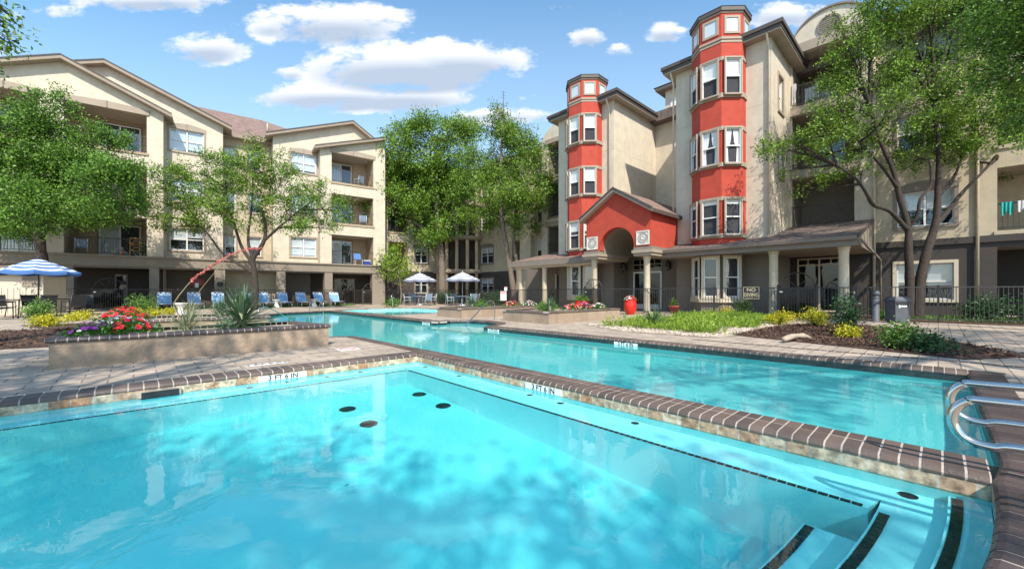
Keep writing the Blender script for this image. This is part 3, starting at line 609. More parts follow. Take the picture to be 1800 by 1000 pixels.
m.fprism(FD, pts, .003, .05, WHITE); m.fprism(FD, [(c + (s - c) * .82, 13.7 + (z - 13.7) * .88) for s, z in pts], .05, .056, BLIND); m.build('arched_window', RB)
m = MB(); m.box(24.5, 2.0, 12.0, 36, 28, 12.6, SHINGLE_G); m.add([(24.5, 2, 12.61), (36, 2, 12.61), (36, 28, 12.61), (24.5, 28, 12.61), (30, 8, 14.5), (30, 22, 14.5)], [(0, 3, 5, 4), (3, 2, 5), (2, 1, 4, 5), (1, 0, 4)], SHINGLE_G); m.build('roof', RB)
# octagonal red towers
SIDE = .92; ROCT = SIDE / (2 * math.sin(R(22.5))); APO = SIDE / (2 * math.tan(R(22.5)))
def octo(c, k=1.0): return [(c[0] + ROCT * k * math.cos(R(22.5 + 45 * i)), c[1] + ROCT * k * math.sin(R(22.5 + 45 * i))) for i in range(8)]
def face(c, deg): a = R(deg); return Frame((c[0] + APO * math.cos(a), c[1] + APO * math.sin(a)), (-math.sin(a), math.cos(a)))
LEVELS = [(3.58, 5.15), (6.74, 8.28), (9.82, 11.38)]
for ti, yc in enumerate((14.77, 7.09)):
    c = (XW, yc); m = MB(); m.prism(octo(c), 3.18, 13.5, RED)
    for z0, z1, k in ((3.44, 3.62, 1.055), (5.10, 5.27, 1.03), (6.61, 6.79, 1.055), (8.23, 8.41, 1.03), (9.68, 9.88, 1.055), (11.34, 11.5, 1.03), (12.14, 12.24, 1.02), (12.27, 12.37, 1.05), (13.44, 13.52, 1.03)): m.prism(octo(c, k), z0, z1, TRIM)
    tw_ = m.build('tower', RB)
    m = MB(); m.prism(octo(c, 1.09), 13.52, 13.70, FASCIA); o8 = octo(c, 1.11)
    m.add([(x, y, 13.70) for x, y in o8] + [(c[0], c[1], 14.15)], [(i, (i + 1) % 8, 8) for i in range(8)], SHINGLE_G); m.build('tower_roof', tw_)
    for li, (z0, z1) in enumerate(LEVELS):
        for deg in (135, 180, 225):
            F = face(c, deg); s = .325
            cur = (ti == 1 and li == 1)
            b = 0 if cur else (.5 if ti == 1 and li == 2 else .5 if ti == 0 and li else .12 if li == 0 and ti == 1 else .35)
            window(F, (-s, z0, s, z1), .12, tw_, blind=b, mull=0, depth=.03, trim=TRIM, tw=.07, inset=False, curtain=cur, f=.032, pane_sub=False, kind='window')
    for deg in (135, 180, 225, 270):
        F = face(c, deg); s = .25; g = MB(); z0, z1 = 12.62, 13.22; t = .1
        for a, b, cc, d in ((-s - t, z0 - t, s + t, z0), (-s - t, z1, s + t, z1 + t), (-s - t, z0, -s, z1), (s, z0, s + t, z1)): g.fbox(F, a, .002, b, cc, .045, d, TRIM)
        g.fbox(F, -s, .002, z0, s, .012, z1, BLIND); g.quad(F.P(-s, .02, z0), F.P(s, .02, z0), F.P(s, .02, z1), F.P(-s, .02, z1), GLASS); g.build('attic_window', tw_)
    # cream bay under the tower, behind the porch
    m = MB(); m.prism(octo(c, .96), 0, .55, STUC_M); m.prism(octo(c, 1.06), .55, .72, CREAM_TRIM); m.prism(octo(c, .90), .72, 2.62, STUC_M); m.prism(octo(c, .99), 2.60, 3.17, STUC_M); by = m.build('bay', RB)
    for deg in (135, 180, 225):
        F = face(c, deg); window(F, (-.30, .80, .30, 2.56), .02, by, blind=0, mull=0, depth=.02, trim=CREAM_TRIM, tw=.1, inset=False, pane_sub=True)
# windows on the returns of the wings
F2 = Frame((0, 4.98), (1, 0))
for z0 in (9.3, 6.3): window(F2, (21.3, z0, 22.1, z0 + 1.6), 0, RB, blind=.6, mull=0, trim=TRIM)
# rainwater pipes
for x, y in ((XW - .05, 9.3), (XW - .06, 5.05), (XW - .05, 13.1)):
    m = MB(); m.tube([(x - .35, y, 12.15), (x - .3, y, 12.0), (x - .03, y, 11.6), (x - .03, y, 3.5)], .045, STUC, 8); m.build('downspout', RB)
for s in (FB.s(1537), FB.s(1718)):
    m = MB(); m.tube([FB.P(s, .07, 12.2), FB.P(s, .07, .1)], .05, STUC if s < FB.s(1600) else STUC_B, 8); m.build('downspout', RB)
# facades set back beside the wings
rbay = (FB.s(1391), FB.s(1502)); rf = [(4.15, 6.5), (6.98, 9.57), (10.03, 12.55)]
sv = FB.s(1535); hr = [(rbay[0] + .02, a, rbay[1], b) for a, b in rf]
s2 = FB.s(1753); bal2 = [(s2, z, s2 + 3.2, z + 2.35) for z in (3.3, 6.5, 9.7)] + [(s2, .1, s2 + 3.2, 2.7)]
wins2 = [(FB.s(1577), z, FB.s(1677.5), z + 1.42) for z in (3.72, 6.9, 10.1)] + [(FB.s(1576), .72, FB.s(1677), 2.18)]
m = MB(); facade(m, FB, -4.98, sv, 3.0, 12.75, 0, hr, STUC)
cx = (rbay[0] + rbay[1]) / 2 + .05; hw = (sv + 4.98) / 2; cx = (sv - 4.98) / 2
arch = [(-4.98, 12.75), (sv, 12.75)] + [(cx + hw * math.cos(t), 12.75 + 1.45 * math.sin(t)) for t in [math.pi * i / 16 for i in range(17)]]
m.fprism(FB, arch, -.35, 0, STUC); m.build('wall', RB)
m = MB(); pts = [(cx + hw * math.cos(t), 12.75 + 1.45 * math.sin(t)) for t in [math.pi * i / 16 for i in range(17)]]
for (a, za), (b, zb) in zip(pts, pts[1:]): m.hexa([FB.P(a, .08, za), FB.P(b, .08, zb), FB.P(b, -.4, zb), FB.P(a, -.4, za), FB.P(a, .08, za + .09), FB.P(b, .08, zb + .09), FB.P(b, -.4, zb + .09), FB.P(a, -.4, za + .09)], TRIM_D)
m.build('parapet_cap', RB)
m = MB(); r_ = .46; cz = 13.42
for i in range(20):
    t0, t1 = 2 * math.pi * i / 20, 2 * math.pi * (i + 1) / 20; m.hexa([FB.P(cx + q * math.cos(t), pp, cz + q * math.sin(t)) for pp in (.003, .06) for q, t in ((r_, t0), (r_ * .84, t0), (r_ * .84, t1), (r_, t1))], TRIM_D)
for i in range(8):
    z = cz - r_ * .8 + r_ * 1.6 * (i + .5) / 8; w = math.sqrt(max(.01, (r_ * .84) ** 2 - (z - cz) ** 2)); m.fbox(FB, cx - w, .003, z - .03, cx + w, .035, z + .02, TRIM_D)
m.build('round_vent', RB)
for k, h in enumerate(hr):
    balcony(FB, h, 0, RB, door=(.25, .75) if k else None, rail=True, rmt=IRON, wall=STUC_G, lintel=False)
for a, b in ((12.55, 13.0), (9.57, 9.86), (6.5, 6.85)): m = MB(); m.fbox(FB, rbay[0] - .15, .003, a, rbay[1] + .15, .10, b, TRIM); m.build('lintel_band', RB)
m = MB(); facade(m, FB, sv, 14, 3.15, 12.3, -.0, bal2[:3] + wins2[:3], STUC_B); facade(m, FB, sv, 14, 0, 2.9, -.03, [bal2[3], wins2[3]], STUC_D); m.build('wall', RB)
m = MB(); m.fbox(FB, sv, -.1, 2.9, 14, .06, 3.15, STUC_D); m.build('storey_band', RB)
m = MB(); m.fbox(FB, sv - .3, -6, 12.3, 14.4, .5, 12.55, FASCIA_T); m.build('eave', RB)
for h in bal2[:3]: balcony(FB, h, 0, RB, door=(.3, .7), rmt=IRON, wall=STUC_B)
balcony(FB, bal2[3], -.03, RB, door=(.3, .7), rail=False, wall=STUC_D)
for k, h in enumerate(wins2): window(FB, h, 0 if k < 3 else -.03, RB, blind=(.5, .55) if k < 3 else (.6, .62), trim=TRIM_D if k < 3 else CREAM_TRIM, head=.3 if k == 0 else 0)
# ground wall behind the porch, glazed doors
m = MB(); XP = XB - .03
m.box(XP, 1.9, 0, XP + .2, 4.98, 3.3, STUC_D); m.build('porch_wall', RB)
a, b = FB.s(1402), FB.s(1482); m = MB(); z1 = 2.62
m.fbox(FB, a, .032, .1, b, .045, z1, SHADE_IN)
for x in (a, (a + b) / 2 - .035, b - .07): m.fbox(FB, x, .045, .1, x + .07, .09, z1, CREAM_TRIM)
for z in (.1, 2.25, 2.55): m.fbox(FB, a, .045, z, b, .088, z + .07, CREAM_TRIM)
for x in np.linspace(a, b, 5)[1:-1]: m.fbox(FB, x - .02, .045, 2.32, x + .02, .08, 2.55, CREAM_TRIM)
m.quad(FB.P(a, .06, .1), FB.P(b, .06, .1), FB.P(b, .06, z1), FB.P(a, .06, z1), GLASS_D); m.build('porch_door', RB)
# left bay and the far wing beyond it
lb0, lb1 = -21.5, -17.0; lo = (-20.9, -17.6); hl = [(lo[0], a, lo[1], b) for a, b in ((3.75, 6.1), (6.85, 9.3), (10.0, 12.5))]
m = MB(); facade(m, FB, lb0, lb1, 0, 12.75, 0, hl, STUC); cl = (lb0 + lb1) / 2; hwl = (lb1 - lb0) / 2
m.fprism(FB, [(lb0, 12.75), (lb1, 12.75)] + [(cl + hwl * math.cos(t), 12.75 + 1.3 * math.sin(t)) for t in [math.pi * i / 12 for i in range(13)]], -.35, 0, STUC); m.build('wall', RB)
for h in hl: balcony(FB, h, 0, RB, rmt=IRON, wall=STUC_G)
for a in (12.5, 9.3, 6.1): m = MB(); m.fbox(FB, lo[0] - .2, .003, a, lo[1] + .2, .1, a + .35, TRIM); m.build('lintel_band', RB)
PF = -.9
fb = (FB.s(900, PF), FB.s(921, PF)); fw = (FB.s(845.5, PF), FB.s(867, PF)); fs0, fs1 = -31.0, -21.5; fn = (FB.s(943, PF), FB.s(952, PF))
hf = [(fb[0], z, fb[1], z + 2.3) for z in (3.25, 6.45, 9.65)]; wf = [(fw[0], z, fw[1], z + 1.5) for z in (3.75, 6.95, 10.1)]; wg = [(fw[0], .95, fw[1], 2.3)]
nf_ = [(fn[0], z, fn[1], z + 1.8) for z in (.6, 3.6, 6.8, 10.0)]
m = MB(); facade(m, FB, fs0, fs1, 2.95, 12.5, PF, hf + wf + nf_[1:], STUC_B); facade(m, FB, fs0, FB.s(921, PF), 0, 2.95, PF - .02, wg, STUC_D); facade(m, FB, FB.s(921, PF), fs1, 0, 2.95, PF, [nf_[0]], STUC_B)
m.fbox(FB, FB.s(921, PF), PF, 0, FB.s(940, PF), PF + .5, 12.5, STUC); m.build('wall', RB)
for h in hf: balcony(FB, h, PF, RB, door=(.1, .9), rmt=IRON_B)
for h in wf + wg: window(FB, h, PF, RB, blind=.35, trim=TRIM_D, head=.25 if h[1] > 3 else 0)
for h in nf_: window(FB, h, PF, RB, blind=.5, mull=0, trim=None)
# corner block between the two buildings, with stacked curved balconies
PC = -1.0; cs0, cs1 = FL.s(677, PC), FL.s(677, PC) + 9.2
cw = FL.rect(730, 434, 752, 460, PC); cb = (FL.s(682, PC), FL.s(716, PC))
hc = [(cw[0], z, cw[2], z + 1.5) for z in (.95, 3.75, 6.95, 10.1)]; hb = [(cb[0], z, cb[1], z + 2.3) for z in (3.25, 6.45, 9.65)] 
m = MB(); facade(m, FL, cs0, cs1, 2.95, 12.5, PC, hc[1:] + hb, STUC_B); facade(m, FL, cs0, cs1, 0, 2.95, PC - .02, hc[:1], STUC_D); m.build('wall', RB)
for h in hc: window(FL, h, PC, RB, blind=.3, trim=TRIM_D)
for h in hb: balcony(FL, h, PC, RB, rmt=IRON)
cc = FL.P(FL.s(812, PC), PC - .6, 0); 
m = MB(); m.lathe([(2.2, 0), (2.2, 12.5)], cc, STUC_D, 24); m.build('curved_bay', RB)
for z in (2.8, 6.0, 9.2, 12.2):
    m = MB(); m.lathe([(3.05, z), (3.15, z + .05), (3.15, z + .38), (2.3, z + .42)], cc, TRIM, 32); m.build('balcony_slab', RB)
for k in range(7):
    a = R(190 + 20 * k); m = MB(); m.tube([(cc[0] + 2.85 * math.cos(a), cc[1] + 2.85 * math.sin(a), 0), (cc[0] + 2.85 * math.cos(a), cc[1] + 2.85 * math.sin(a), 12.3)], .17, STUC_B, 10); m.build('column', RB)
m = MB(); m.box(XB + .3, 21, 12.5, 34, 32, 12.8, FASCIA_T); m.fbox(FL, cs0, -12, 12.5, cs1 + 1, PC + .35, 12.75, FASCIA_T); m.add([FL.P(cs0, PC + .3, 12.76), FL.P(cs1 + 4, PC + .3, 12.76), FL.P(cs1 + 4, -8, 15), FL.P(cs0, -8, 15)], [(0, 1, 2, 3)], SHINGLE); m.build('roof', RB)
# ---------------------------------------------------------------- red entry, porches
XE = 17.4; ey0, ey1 = 9.12, 12.74; ec = 10.93; zE0 = 3.15
FE = Frame((XE, 0), (0, -1)); m = MB()
ar, az = .96, 3.26
eave, apex = 4.88, 6.0
n = 20; arcp = [(-ec + ar * math.cos(t), az + ar * math.sin(t)) for t in [math.pi * i / n for i in range(n + 1)]]      # right to left
front = [(-ey1, zE0), (-ec - ar, zE0)] + arcp[::-1] + [(-ec + ar, zE0), (-ey0, zE0), (-ey0, eave), (-ec, apex), (-ey1, eave)]
m.fprism(FE, front, -.35, 0, RED)
m.box(XE + .35, ey0, zE0, XR, ey0 + .3, eave, RED); m.box(XE + .35, ey1 - .3, zE0, XR, ey1, eave, RED); m.build('entry_gable', RB)
m = MB()      # arched vault behind the opening
for i in range(n):
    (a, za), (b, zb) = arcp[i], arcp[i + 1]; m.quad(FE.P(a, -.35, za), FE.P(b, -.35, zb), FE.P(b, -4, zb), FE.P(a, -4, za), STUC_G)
m.box(XE + .36, ey0 + .3, 4.3, 21.9, ey1 - .3, 4.4, STUC_D)
for s in (-1, 1): m.quad(FE.P(-ec + s * ar, -.35, zE0 - .2), FE.P(-ec + s * ar, -4, zE0 - .2), FE.P(-ec + s * ar, -4, az), FE.P(-ec + s * ar, -.35, az), STUC_G); m.quad(FE.P(-ec + s * ar, -.35, zE0), FE.P(-ec + s * ar, -4.2, zE0), FE.P(-ec + s * 1.75, -4.2, zE0 + .01), FE.P(-ec + s * 1.75, -.35, zE0 + .01), STUC_M)
m.build('vault', RB)
gr = MB(); th = .18
for s, y in ((1, ey0 - .25), (-1, ey1 + .25)):
    sl_ = (apex - eave) / (ec - ey0); ze = apex - sl_ * abs(y - ec); A = (ec, apex + .12); B = (y, ze + .12); x0, x1 = XE - .3, XR
    v = [(x0, A[0], A[1]), (x0, B[0], B[1]), (x1, B[0], B[1]), (x1, A[0], A[1])]; w = [(x, yy, z - th) for x, yy, z in v]
    gr.add(v, [(0, 1, 2, 3)], SHINGLE); gr.add(w, [(3, 2, 1, 0)], SOFFIT); gr.quad(v[0], v[1], w[1], w[0], TRIM_D); gr.quad(v[1], v[2], w[2], w[1], FASCIA)
    gr.hexa([(x0 - .04, A[0], A[1] - .02), (x0, A[0], A[1] - .02), (x0, B[0], B[1] - .02), (x0 - .04, B[0], B[1] - .02), (x0 - .04, A[0], A[1] + .05), (x0, A[0], A[1] + .05), (x0, B[0], B[1] + .05), (x0 - .04, B[0], B[1] + .05)], FASCIA)
gr.build('entry_roof', RB)
def entab(mb, y0, y1, x0, x1):
    mb.box(x0 - .05, y0, 3.0, x1, y1, 3.14, TRIM_D); mb.box(x0 - .12, y0 - .06, 2.86, x1, y1 + .06, 3.0, TRIM); mb.box(x0 - .04, y0, 2.72, x1, y1, 2.86, TRIM)
for y0, y1 in ((ey0 - .1, ec - ar - .03), (ec + ar + .03, ey1 + .1)):
    m = MB(); entab(m, y0, y1, XE - .05, XW); m.build('entablature', RB)
def column(x, y, h, r, parent, name='column'):
    m = MB(); m.lathe([(r * 1.25, 0), (r * 1.25, .08), (r * 1.08, .12), (r, .2), (r * .9, h - .22), (r * 1.02, h - .2), (r * 1.02, h - .16), (r * .92, h - .14), (r * 1.15, h - .06), (r * 1.2, h)], (x, y, 0), CREAM_TRIM, 20); return m.build(name, parent)
for y in (9.45, 12.42): column(XE + .28, y, 2.72, .155, RB)
for y in (4.58, 2.37): column(18.9, y, 2.69, .17, RB)
for y in (17.05, 19.2): column(18.9, y, 2.66, .165, RB)
# carved square plaques: a rosette in relief
PLQ = mat('plaque_stone', (.62, .58, .51), .8, .12, 9, .3, 40); PLQ_D = mat('plaque_recess', (.30, .28, .26), .9, .1, 9)
for u, v in ((1041.5, 428), (1130.5, 418)):
    s = FE.s(u); z = FE.z(u, v); h = .33; m = MB()
    m.fbox(FE, s - h, .003, z - h, s + h, .03, z + h, PLQ_D)
    for a, b, c, d in ((-h, -h, h, -h + .05), (-h, h - .05, h, h), (-h, -h + .05, -h + .05, h - .05), (h - .05, -h + .05, h, h - .05)): m.fbox(FE, s + a, .03, z + b, s + c, .06, z + d, PLQ)
    m.fbox(FE, s - h + .05, .03, z - h + .05, s + h - .05, .036, z + h - .05, PLQ)
    for i in range(24):
        t0, t1 = 2 * math.pi * i / 24, 2 * math.pi * (i + 1) / 24
        for ra, rb in ((.22, .25), (.06, .09)): m.hexa([FE.P(s + q * math.cos(t), p_, z + q * math.sin(t)) for p_ in (.036, .055) for q, t in ((ra, t0), (rb, t0), (rb, t1), (ra, t1))], PLQ_D if ra > .1 else PLQ)
        if i % 2 == 0: tt = t0; m.hexa([FE.P(s + q * math.cos(t), p_, z + q * math.sin(t)) for p_ in (.036, .05) for q, t in ((.10, tt - .06), (.15, tt - .14), (.21, tt), (.15, tt + .14))], PLQ_D)
    m.build('plaque', RB)
# entry doors, transom, lanterns
XD = 21.7; FDo = Frame((XD, 0), (0, -1)); a, b = FDo.s(1114), FDo.s(1164); m = MB()
m.box(XD + .02, 9.2, 0, XD + .2, 12.86, 4.3, STUC_M); m.build('entry_wall', RB)
m = MB(); zt = 2.22; m.fbox(FDo, a, -.015, .05, b, .0, 2.95, SHADE_IN); c = (a + b) / 2
for x in (a, c - .05, b - .09): m.fbox(FDo, x, 0, .05, x + .09, .06, zt, WHITE)
m.fbox(FDo, a, 0, zt - .1, b, .058, zt, WHITE); m.fbox(FDo, a + .09, 0, .05, b - .09, .05, .32, WHITE)
for i in range(5): x = a + (b - a) * i / 4; m.fbox(FDo, x - .02, 0, zt + .12, x + .02, .05, 2.95, TRIM)
for z in (zt + .08, 2.6, 2.92): m.fbox(FDo, a, 0, z, b, .047, z + .05, TRIM)
m.quad(FDo.P(a, .02, .3), FDo.P(b, .02, .3), FDo.P(b, .02, 2.95), FDo.P(a, .02, 2.95), GLASS_D); m.build('entry_door', RB)
GLOW = mat('lantern_glass', (.75, .72, .62), .3, .05, 5)
for x, y in ((XD - .1, 10.25), (XD - .55, 12.72)):
    t = MB(); z = 2.35; t.box(x - .02, y - .08, z - .05, x + .12, y + .08, z + .32, IRON); t.lathe([(.10, .02), (.13, .28), (.05, .40), (.015, .46)], (x - .12, y, z), IRON, 6, False); t.lathe([(.09, .0), (.12, .24)], (x - .125, y, z + .005), GLOW, 6, False); t.lathe([(.02, -.14), (.09, -.02)], (x - .12, y, z), IRON, 6, False); t.build('wall_lantern', RB)
# long porch roof right of the entry
def leanto(name, x0, z0, x1, z1, y0, y1, mt=SHINGLE_G, gut=True, hips=0):
    m = MB(); th = .06
    m.add([(x0, y1, z0), (x0, y0, z0), (x1, y0, z1), (x1, y1, z1)], [(3, 2, 1, 0)], mt); m.add([(x0, y1, z0 - th), (x0, y0, z0 - th), (x1, y0, z1 - th), (x1, y1, z1 - th)], [(0, 1, 2, 3)], SOFFIT)
    m.box(x0 + .06, y0 + .02, z0 - .34, x0 + .14, y1, z0 - .08, TRIM_D); m.box(x0 + .14, y0 + .03, 2.70, x1 - .02, y1, 2.73, SOFFIT)
    m.hexa([(x0 - .1, y0, z0 - .14), (x0 + .055, y0, z0 - .14), (x0 + .055, y1, z0 - .14), (x0 - .1, y1, z0 - .14), (x0 - .14, y0, z0 - .012), (x0 + .055, y0, z0 - .012), (x0 + .055, y1, z0 - .012), (x0 - .14, y1, z0 - .012)], TRIM_D)
    return m
m = leanto('porch', 18.35, 3.0, XB - .01, 4.2, 1.93, 9.1)
m.add([(18.45, 1.95, 2.7), (XB - .02, 1.95, 2.7), (XB - .02, 1.95, 4.12), (18.45, 1.95, 2.95)], [(0, 1, 2, 3)], STUC_G)
m.add([(18.3, 1.90, 2.88), (XB, 1.90, 4.08), (XB, 1.90, 4.24), (18.3, 1.90, 3.03)], [(0, 1, 2, 3)], FASCIA); m.build('porch_roof', RB)
m = MB(); m.tube([(18.5, 1.85, 2.86), (20.0, 1.8, 2.7), (23.3, 1.7, 2.4), (23.38, 1.7, .1)], .045, STUC_G, 8); m.build('downspout', RB)
m = MB(); x0, x1, y0, y1, z0 = 18.35, 23.4, 12.9, 19.8, 3.0
m.add([(x0, y0, z0), (x0, y1, z0), (22.8, y1, z0), (XW + 1.6, 17.0, 3.85), (XW + .2, y0, 3.4), (XW + 1.6, 18.6, 3.85)], [(0, 1, 5, 3, 4)[::-1], (1, 2, 5)[::-1]], SHINGLE); m.add([(22.8, y1, z0), (22.8, 16.9, z0 + .6), (XW + 1.6, 17.0, 3.85), (XW + 1.6, 18.6, 3.85)], [(0, 1, 2, 3)], SHINGLE)
m.box(x0 - .06, y0, z0 - .33, x0 + .04, y1 + .04, z0 - .02, TRIM_D); m.box(x0 + .04, y1 - .06, z0 - .33, 22.8, y1 + .04, z0 - .02, TRIM_D); m.box(x0 + .04, y0, z0 - .3, XW, y1 - .06, z0 - .27, SOFFIT); m.box(XW, 17.0, z0 - .3, 22.8, y1 - .06, z0 - .27, SOFFIT)
m.box(x0 + .3, 13.2, 2.56, x0 + .5, y1 - .3, z0 - .3, CREAM_TRIM); m.build('porch_roof', RB)
m = MB(); m.box(21.6, 17.0, 0, 21.8, 21.3, 3.0, STUC_M); m.box(21.55, 17.3, .1, 21.59, 18.3, 2.2, SHADE_IN); m.box(21.5, 17.2, .1, 21.6, 17.3, 2.3, CREAM_TRIM); m.box(21.5, 18.3, .1, 21.6, 18.4, 2.3, CREAM_TRIM); m.build('porch_wall', RB)
# ---------------------------------------------------------------- raised planters
PLW = mat('planter_stucco', (.33, .245, .175), .95, .18, 1.4, 1.0, 16, stain=.5)
MULCH = mat('mulch', (.075, .04, .026), 1, .5, 14, .9, 30)
SOIL = mat('decomposed_granite', (.44, .36, .27), 1, .25, 6, .8, 45)
def planter(label, x0, y0, x1, y1, h, capmt=None, soil=None, skew=0):
    t = thing('planter', label, 'planter', ((x0 + x1) / 2, (y0 + y1) / 2, 0), 0, 'raised stuccoed planters with brick rims'); cx, cy = (x0 + x1) / 2, (y0 + y1) / 2
    pl = [(x0 - cx, y0 - cy), (x1 - cx, y0 - cy), (x1 - cx - skew, y1 - cy), (x0 - cx, y1 - cy)]; inn = offset(pl, -.2)
    m = MB(); m.prism(pl, 0, h - .058, PLW); m.build('wall', t)
    m = MB(); o = offset(pl, .035)
    for i in range(4):
        q0, q1 = Vector(o[i]), Vector(o[(i + 1) % 4]); dd = (q1 - q0).normalized() * (.245 if i % 2 else 0); brick_run(m, [q0 + dd, q1 - dd], .24, .1, z=h, mt=capmt or BRK, side=1)
    m.build('brick_rim', t)
    o2 = fill_poly('soil', inn, [], h - .05, soil or SOIL, t); return t
planter('nearest low planter holding petunias and two big spiky yuccas', -.80, 7.9, 2.68, 9.32, .40, BRK_D, skew=.22)
planter('low planter one step behind the nearest one, red petunias at its end', -.35, 11.45, 2.45, 13.3, .42, BRK)
planter('tan planter right of the curved handrail, nearest across the pool', 9.5, 8.4, 13.6, 10.55, .40, BRK)
planter('tan planter across the pool just behind the curved handrail', 9.2, 12.6, 14.0, 14.3, .40, BRK)
# low beds at ground level
def bed(name, pts, z, mt): return struct(fill_poly(name, pts, [], z, mt))
bed('mulch_bed', [(10.2, 3.3), (9.0, -.3), (10.1, -1.0), (12.2, -.2), (15.6, 1.0), (16.5, 2.6), (13.6, 3.3)], .012, MULCH)
bed('gravel_bed', [(10.2, 7.5), (9.1, 5.6), (9.35, 3.3), (10.4, 3.2), (13.6, 3.2), (17.8, 5.2), (18.6, 7.6), (13.5, 7.3)], .010, SOIL)
bed('mulch_bed', [(-8, 12.6), (-.35, 11.0), (-.4, 13.4), (-1.2, 16.5), (-8, 17)], .012, MULCH)
bed('mulch_bed', [(-1, 14.2), (2.2, 14.2), (2.4, 19), (-2.5, 19)], .012, MULCH)
bed('mulch_bed', [(19.2, -9), (19.2, 8.9), (23.4, 1.5), (23.4, -9)], .012, MULCH)
# ---------------------------------------------------------------- trees and plants
rng = np.random.default_rng(7)
def leafmat(name, a, b, tr=.30, rough=.45): return mat(name, a, rough, 0, 1.1, 0, isl=1.1, trans=tr, col2=b, spec=.35)
LF_OAK = leafmat('leaf_oak', (.030, .072, .008), (.235, .375, .038))  # oak, light and deep leaves: range widened to paint in shade and highlights
LF_LIGHT = leafmat('leaf_light', (.036, .09, .011), (.245, .40, .042))
LF_DEEP = leafmat('leaf_deep', (.022, .066, .009), (.19, .355, .04))
LF_LIME = leafmat('leaf_lime', (.11, .20, .012), (.24, .38, .02))
BARK = mat('bark', (.045, .033, .026), .95, .35, 9, .9, 25)
BARK_L = mat('bark_pale', (.16, .125, .095), .95, .3, 9, .8, 25)
def unit(a): return a / np.maximum(np.linalg.norm(a, axis=-1, keepdims=True), 1e-9)
def leaf_quads(base, d, nrm, L, W, fold=.18):
    s = unit(np.cross(d, nrm)); n = np.cross(s, d); L = L[:, None]; W = W[:, None]
    v0 = base; v2 = base + d * L; m = base + d * L * .48; v1 = m + s * W * .5 + n * W * fold; v3 = m - s * W * .5 + n * W * fold
    V = np.stack([v0, v1, v2, v3], 1).reshape(-1, 3); Fq = np.arange(len(base) * 4).reshape(-1, 4); return V, Fq
def crown_points(c, r, n_sprig, per, rs, sub=0):
    """sprigs spread through a lumpy ellipsoid, leaves round each sprig"""
    dirs = unit(rng.normal(size=(n_sprig, 3))); rad = rng.random(n_sprig) ** .42
    lump = 1 + .22 * np.sin(dirs[:, 0] * 5 + c[0] * 3) * np.sin(dirs[:, 1] * 4 + c[1] * 2) + .15 * np.sin(dirs[:, 2] * 7 + c[2])
    sp = np.array(c) + dirs * (rad * lump)[:, None] * np.array(r)
    if sub:      # foliage gathers in pads along the limbs, with gaps between
        k = max(3, int(sub)); cd = unit(rng.normal(size=(k, 3))) * (rng.random(k) ** .38)[:, None] * np.array(r) * 1.02; w = rng.integers(0, k, n_sprig); g = rng.normal(size=(n_sprig, 3)) * np.array([.27, .27, .15]) * np.mean(r)
        sp = np.where((rng.random(n_sprig) < .88)[:, None], np.array(c) + cd[w] + g, sp); dirs = unit(sp - np.array(c) + g * 2)
    ax = unit(dirs * .8 + rng.normal(size=(n_sprig, 3)) * .6 + np.array([0, 0, .15]))
    t = rng.random((n_sprig, per)); off = rng.normal(size=(n_sprig, per, 3)) * rs * .33
    P_ = sp[:, None, :] + ax[:, None, :] * (t[..., None] - .3) * rs * 1.7 + off
    d = unit(ax[:, None, :] * .7 + rng.normal(size=(n_sprig, per, 3)) * .7 + np.array([0, 0, -.12])); nn = unit(rng.normal(size=(n_sprig, per, 3)) * .75 + dirs[:, None, :] * .5 + np.array([-.2, -.35, .55]))
    return P_.reshape(-1, 3), d.reshape(-1, 3), nn.reshape(-1, 3)
def make_crown(clumps, leaf, mt, parent, dens=2.0, per=13, name='crown', tuft=None):
    A, B, C_ = [], [], []
    for (c, r) in clumps:
        rm = float(np.mean(r)); n = int(dens * math.pi * rm * rm / (leaf * leaf * .5 * .62) / per); n = max(n, 4)
        a, b, c_ = crown_points(c, r, n, per, tuft or leaf * 2.3, 7 if tuft else 0); A.append(a); B.append(b); C_.append(c_)
    A = np.concatenate(A); B = np.concatenate(B); C_ = np.concatenate(C_); k = len(A)
    V, Fq = leaf_quads(A, B, C_, leaf * rng.uniform(.65, 1.25, k), leaf * .52 * rng.uniform(.7, 1.2, k))
    o = npmesh(name, V, Fq, mt, parent); return o
def at(u, v, D): a, b = sight(u); return Vector((a * D, b * D, zat(v, D)))
def curve(pts, k=5):
    """smooth path through points (Catmull-Rom)"""
    p = [Vector(q) for q in pts]; p = [p[0] * 2 - p[1]] + p + [p[-1] * 2 - p[-2]]; out = []
    for i in range(1, len(p) - 2):
        for j in range(k):
            t = j / k; out.append(.5 * ((2 * p[i]) + (p[i + 1] - p[i - 1]) * t + (2 * p[i - 1] - 5 * p[i] + 4 * p[i + 1] - p[i + 2]) * t * t + (3 * p[i] - p[i - 1] - 3 * p[i + 1] + p[i + 2]) * t ** 3))
    return out + [p[-2]]
def limb(m, pts, r0, r1, mt, k=5, n=8):
    c = curve(pts, k); N_ = len(c); m.tube(c, [(r0 + (r1 - r0) * (i / (N_ - 1)) ** .8) * (1 + .06 * math.sin(i * 2.3)) for i in range(N_)], mt, n)
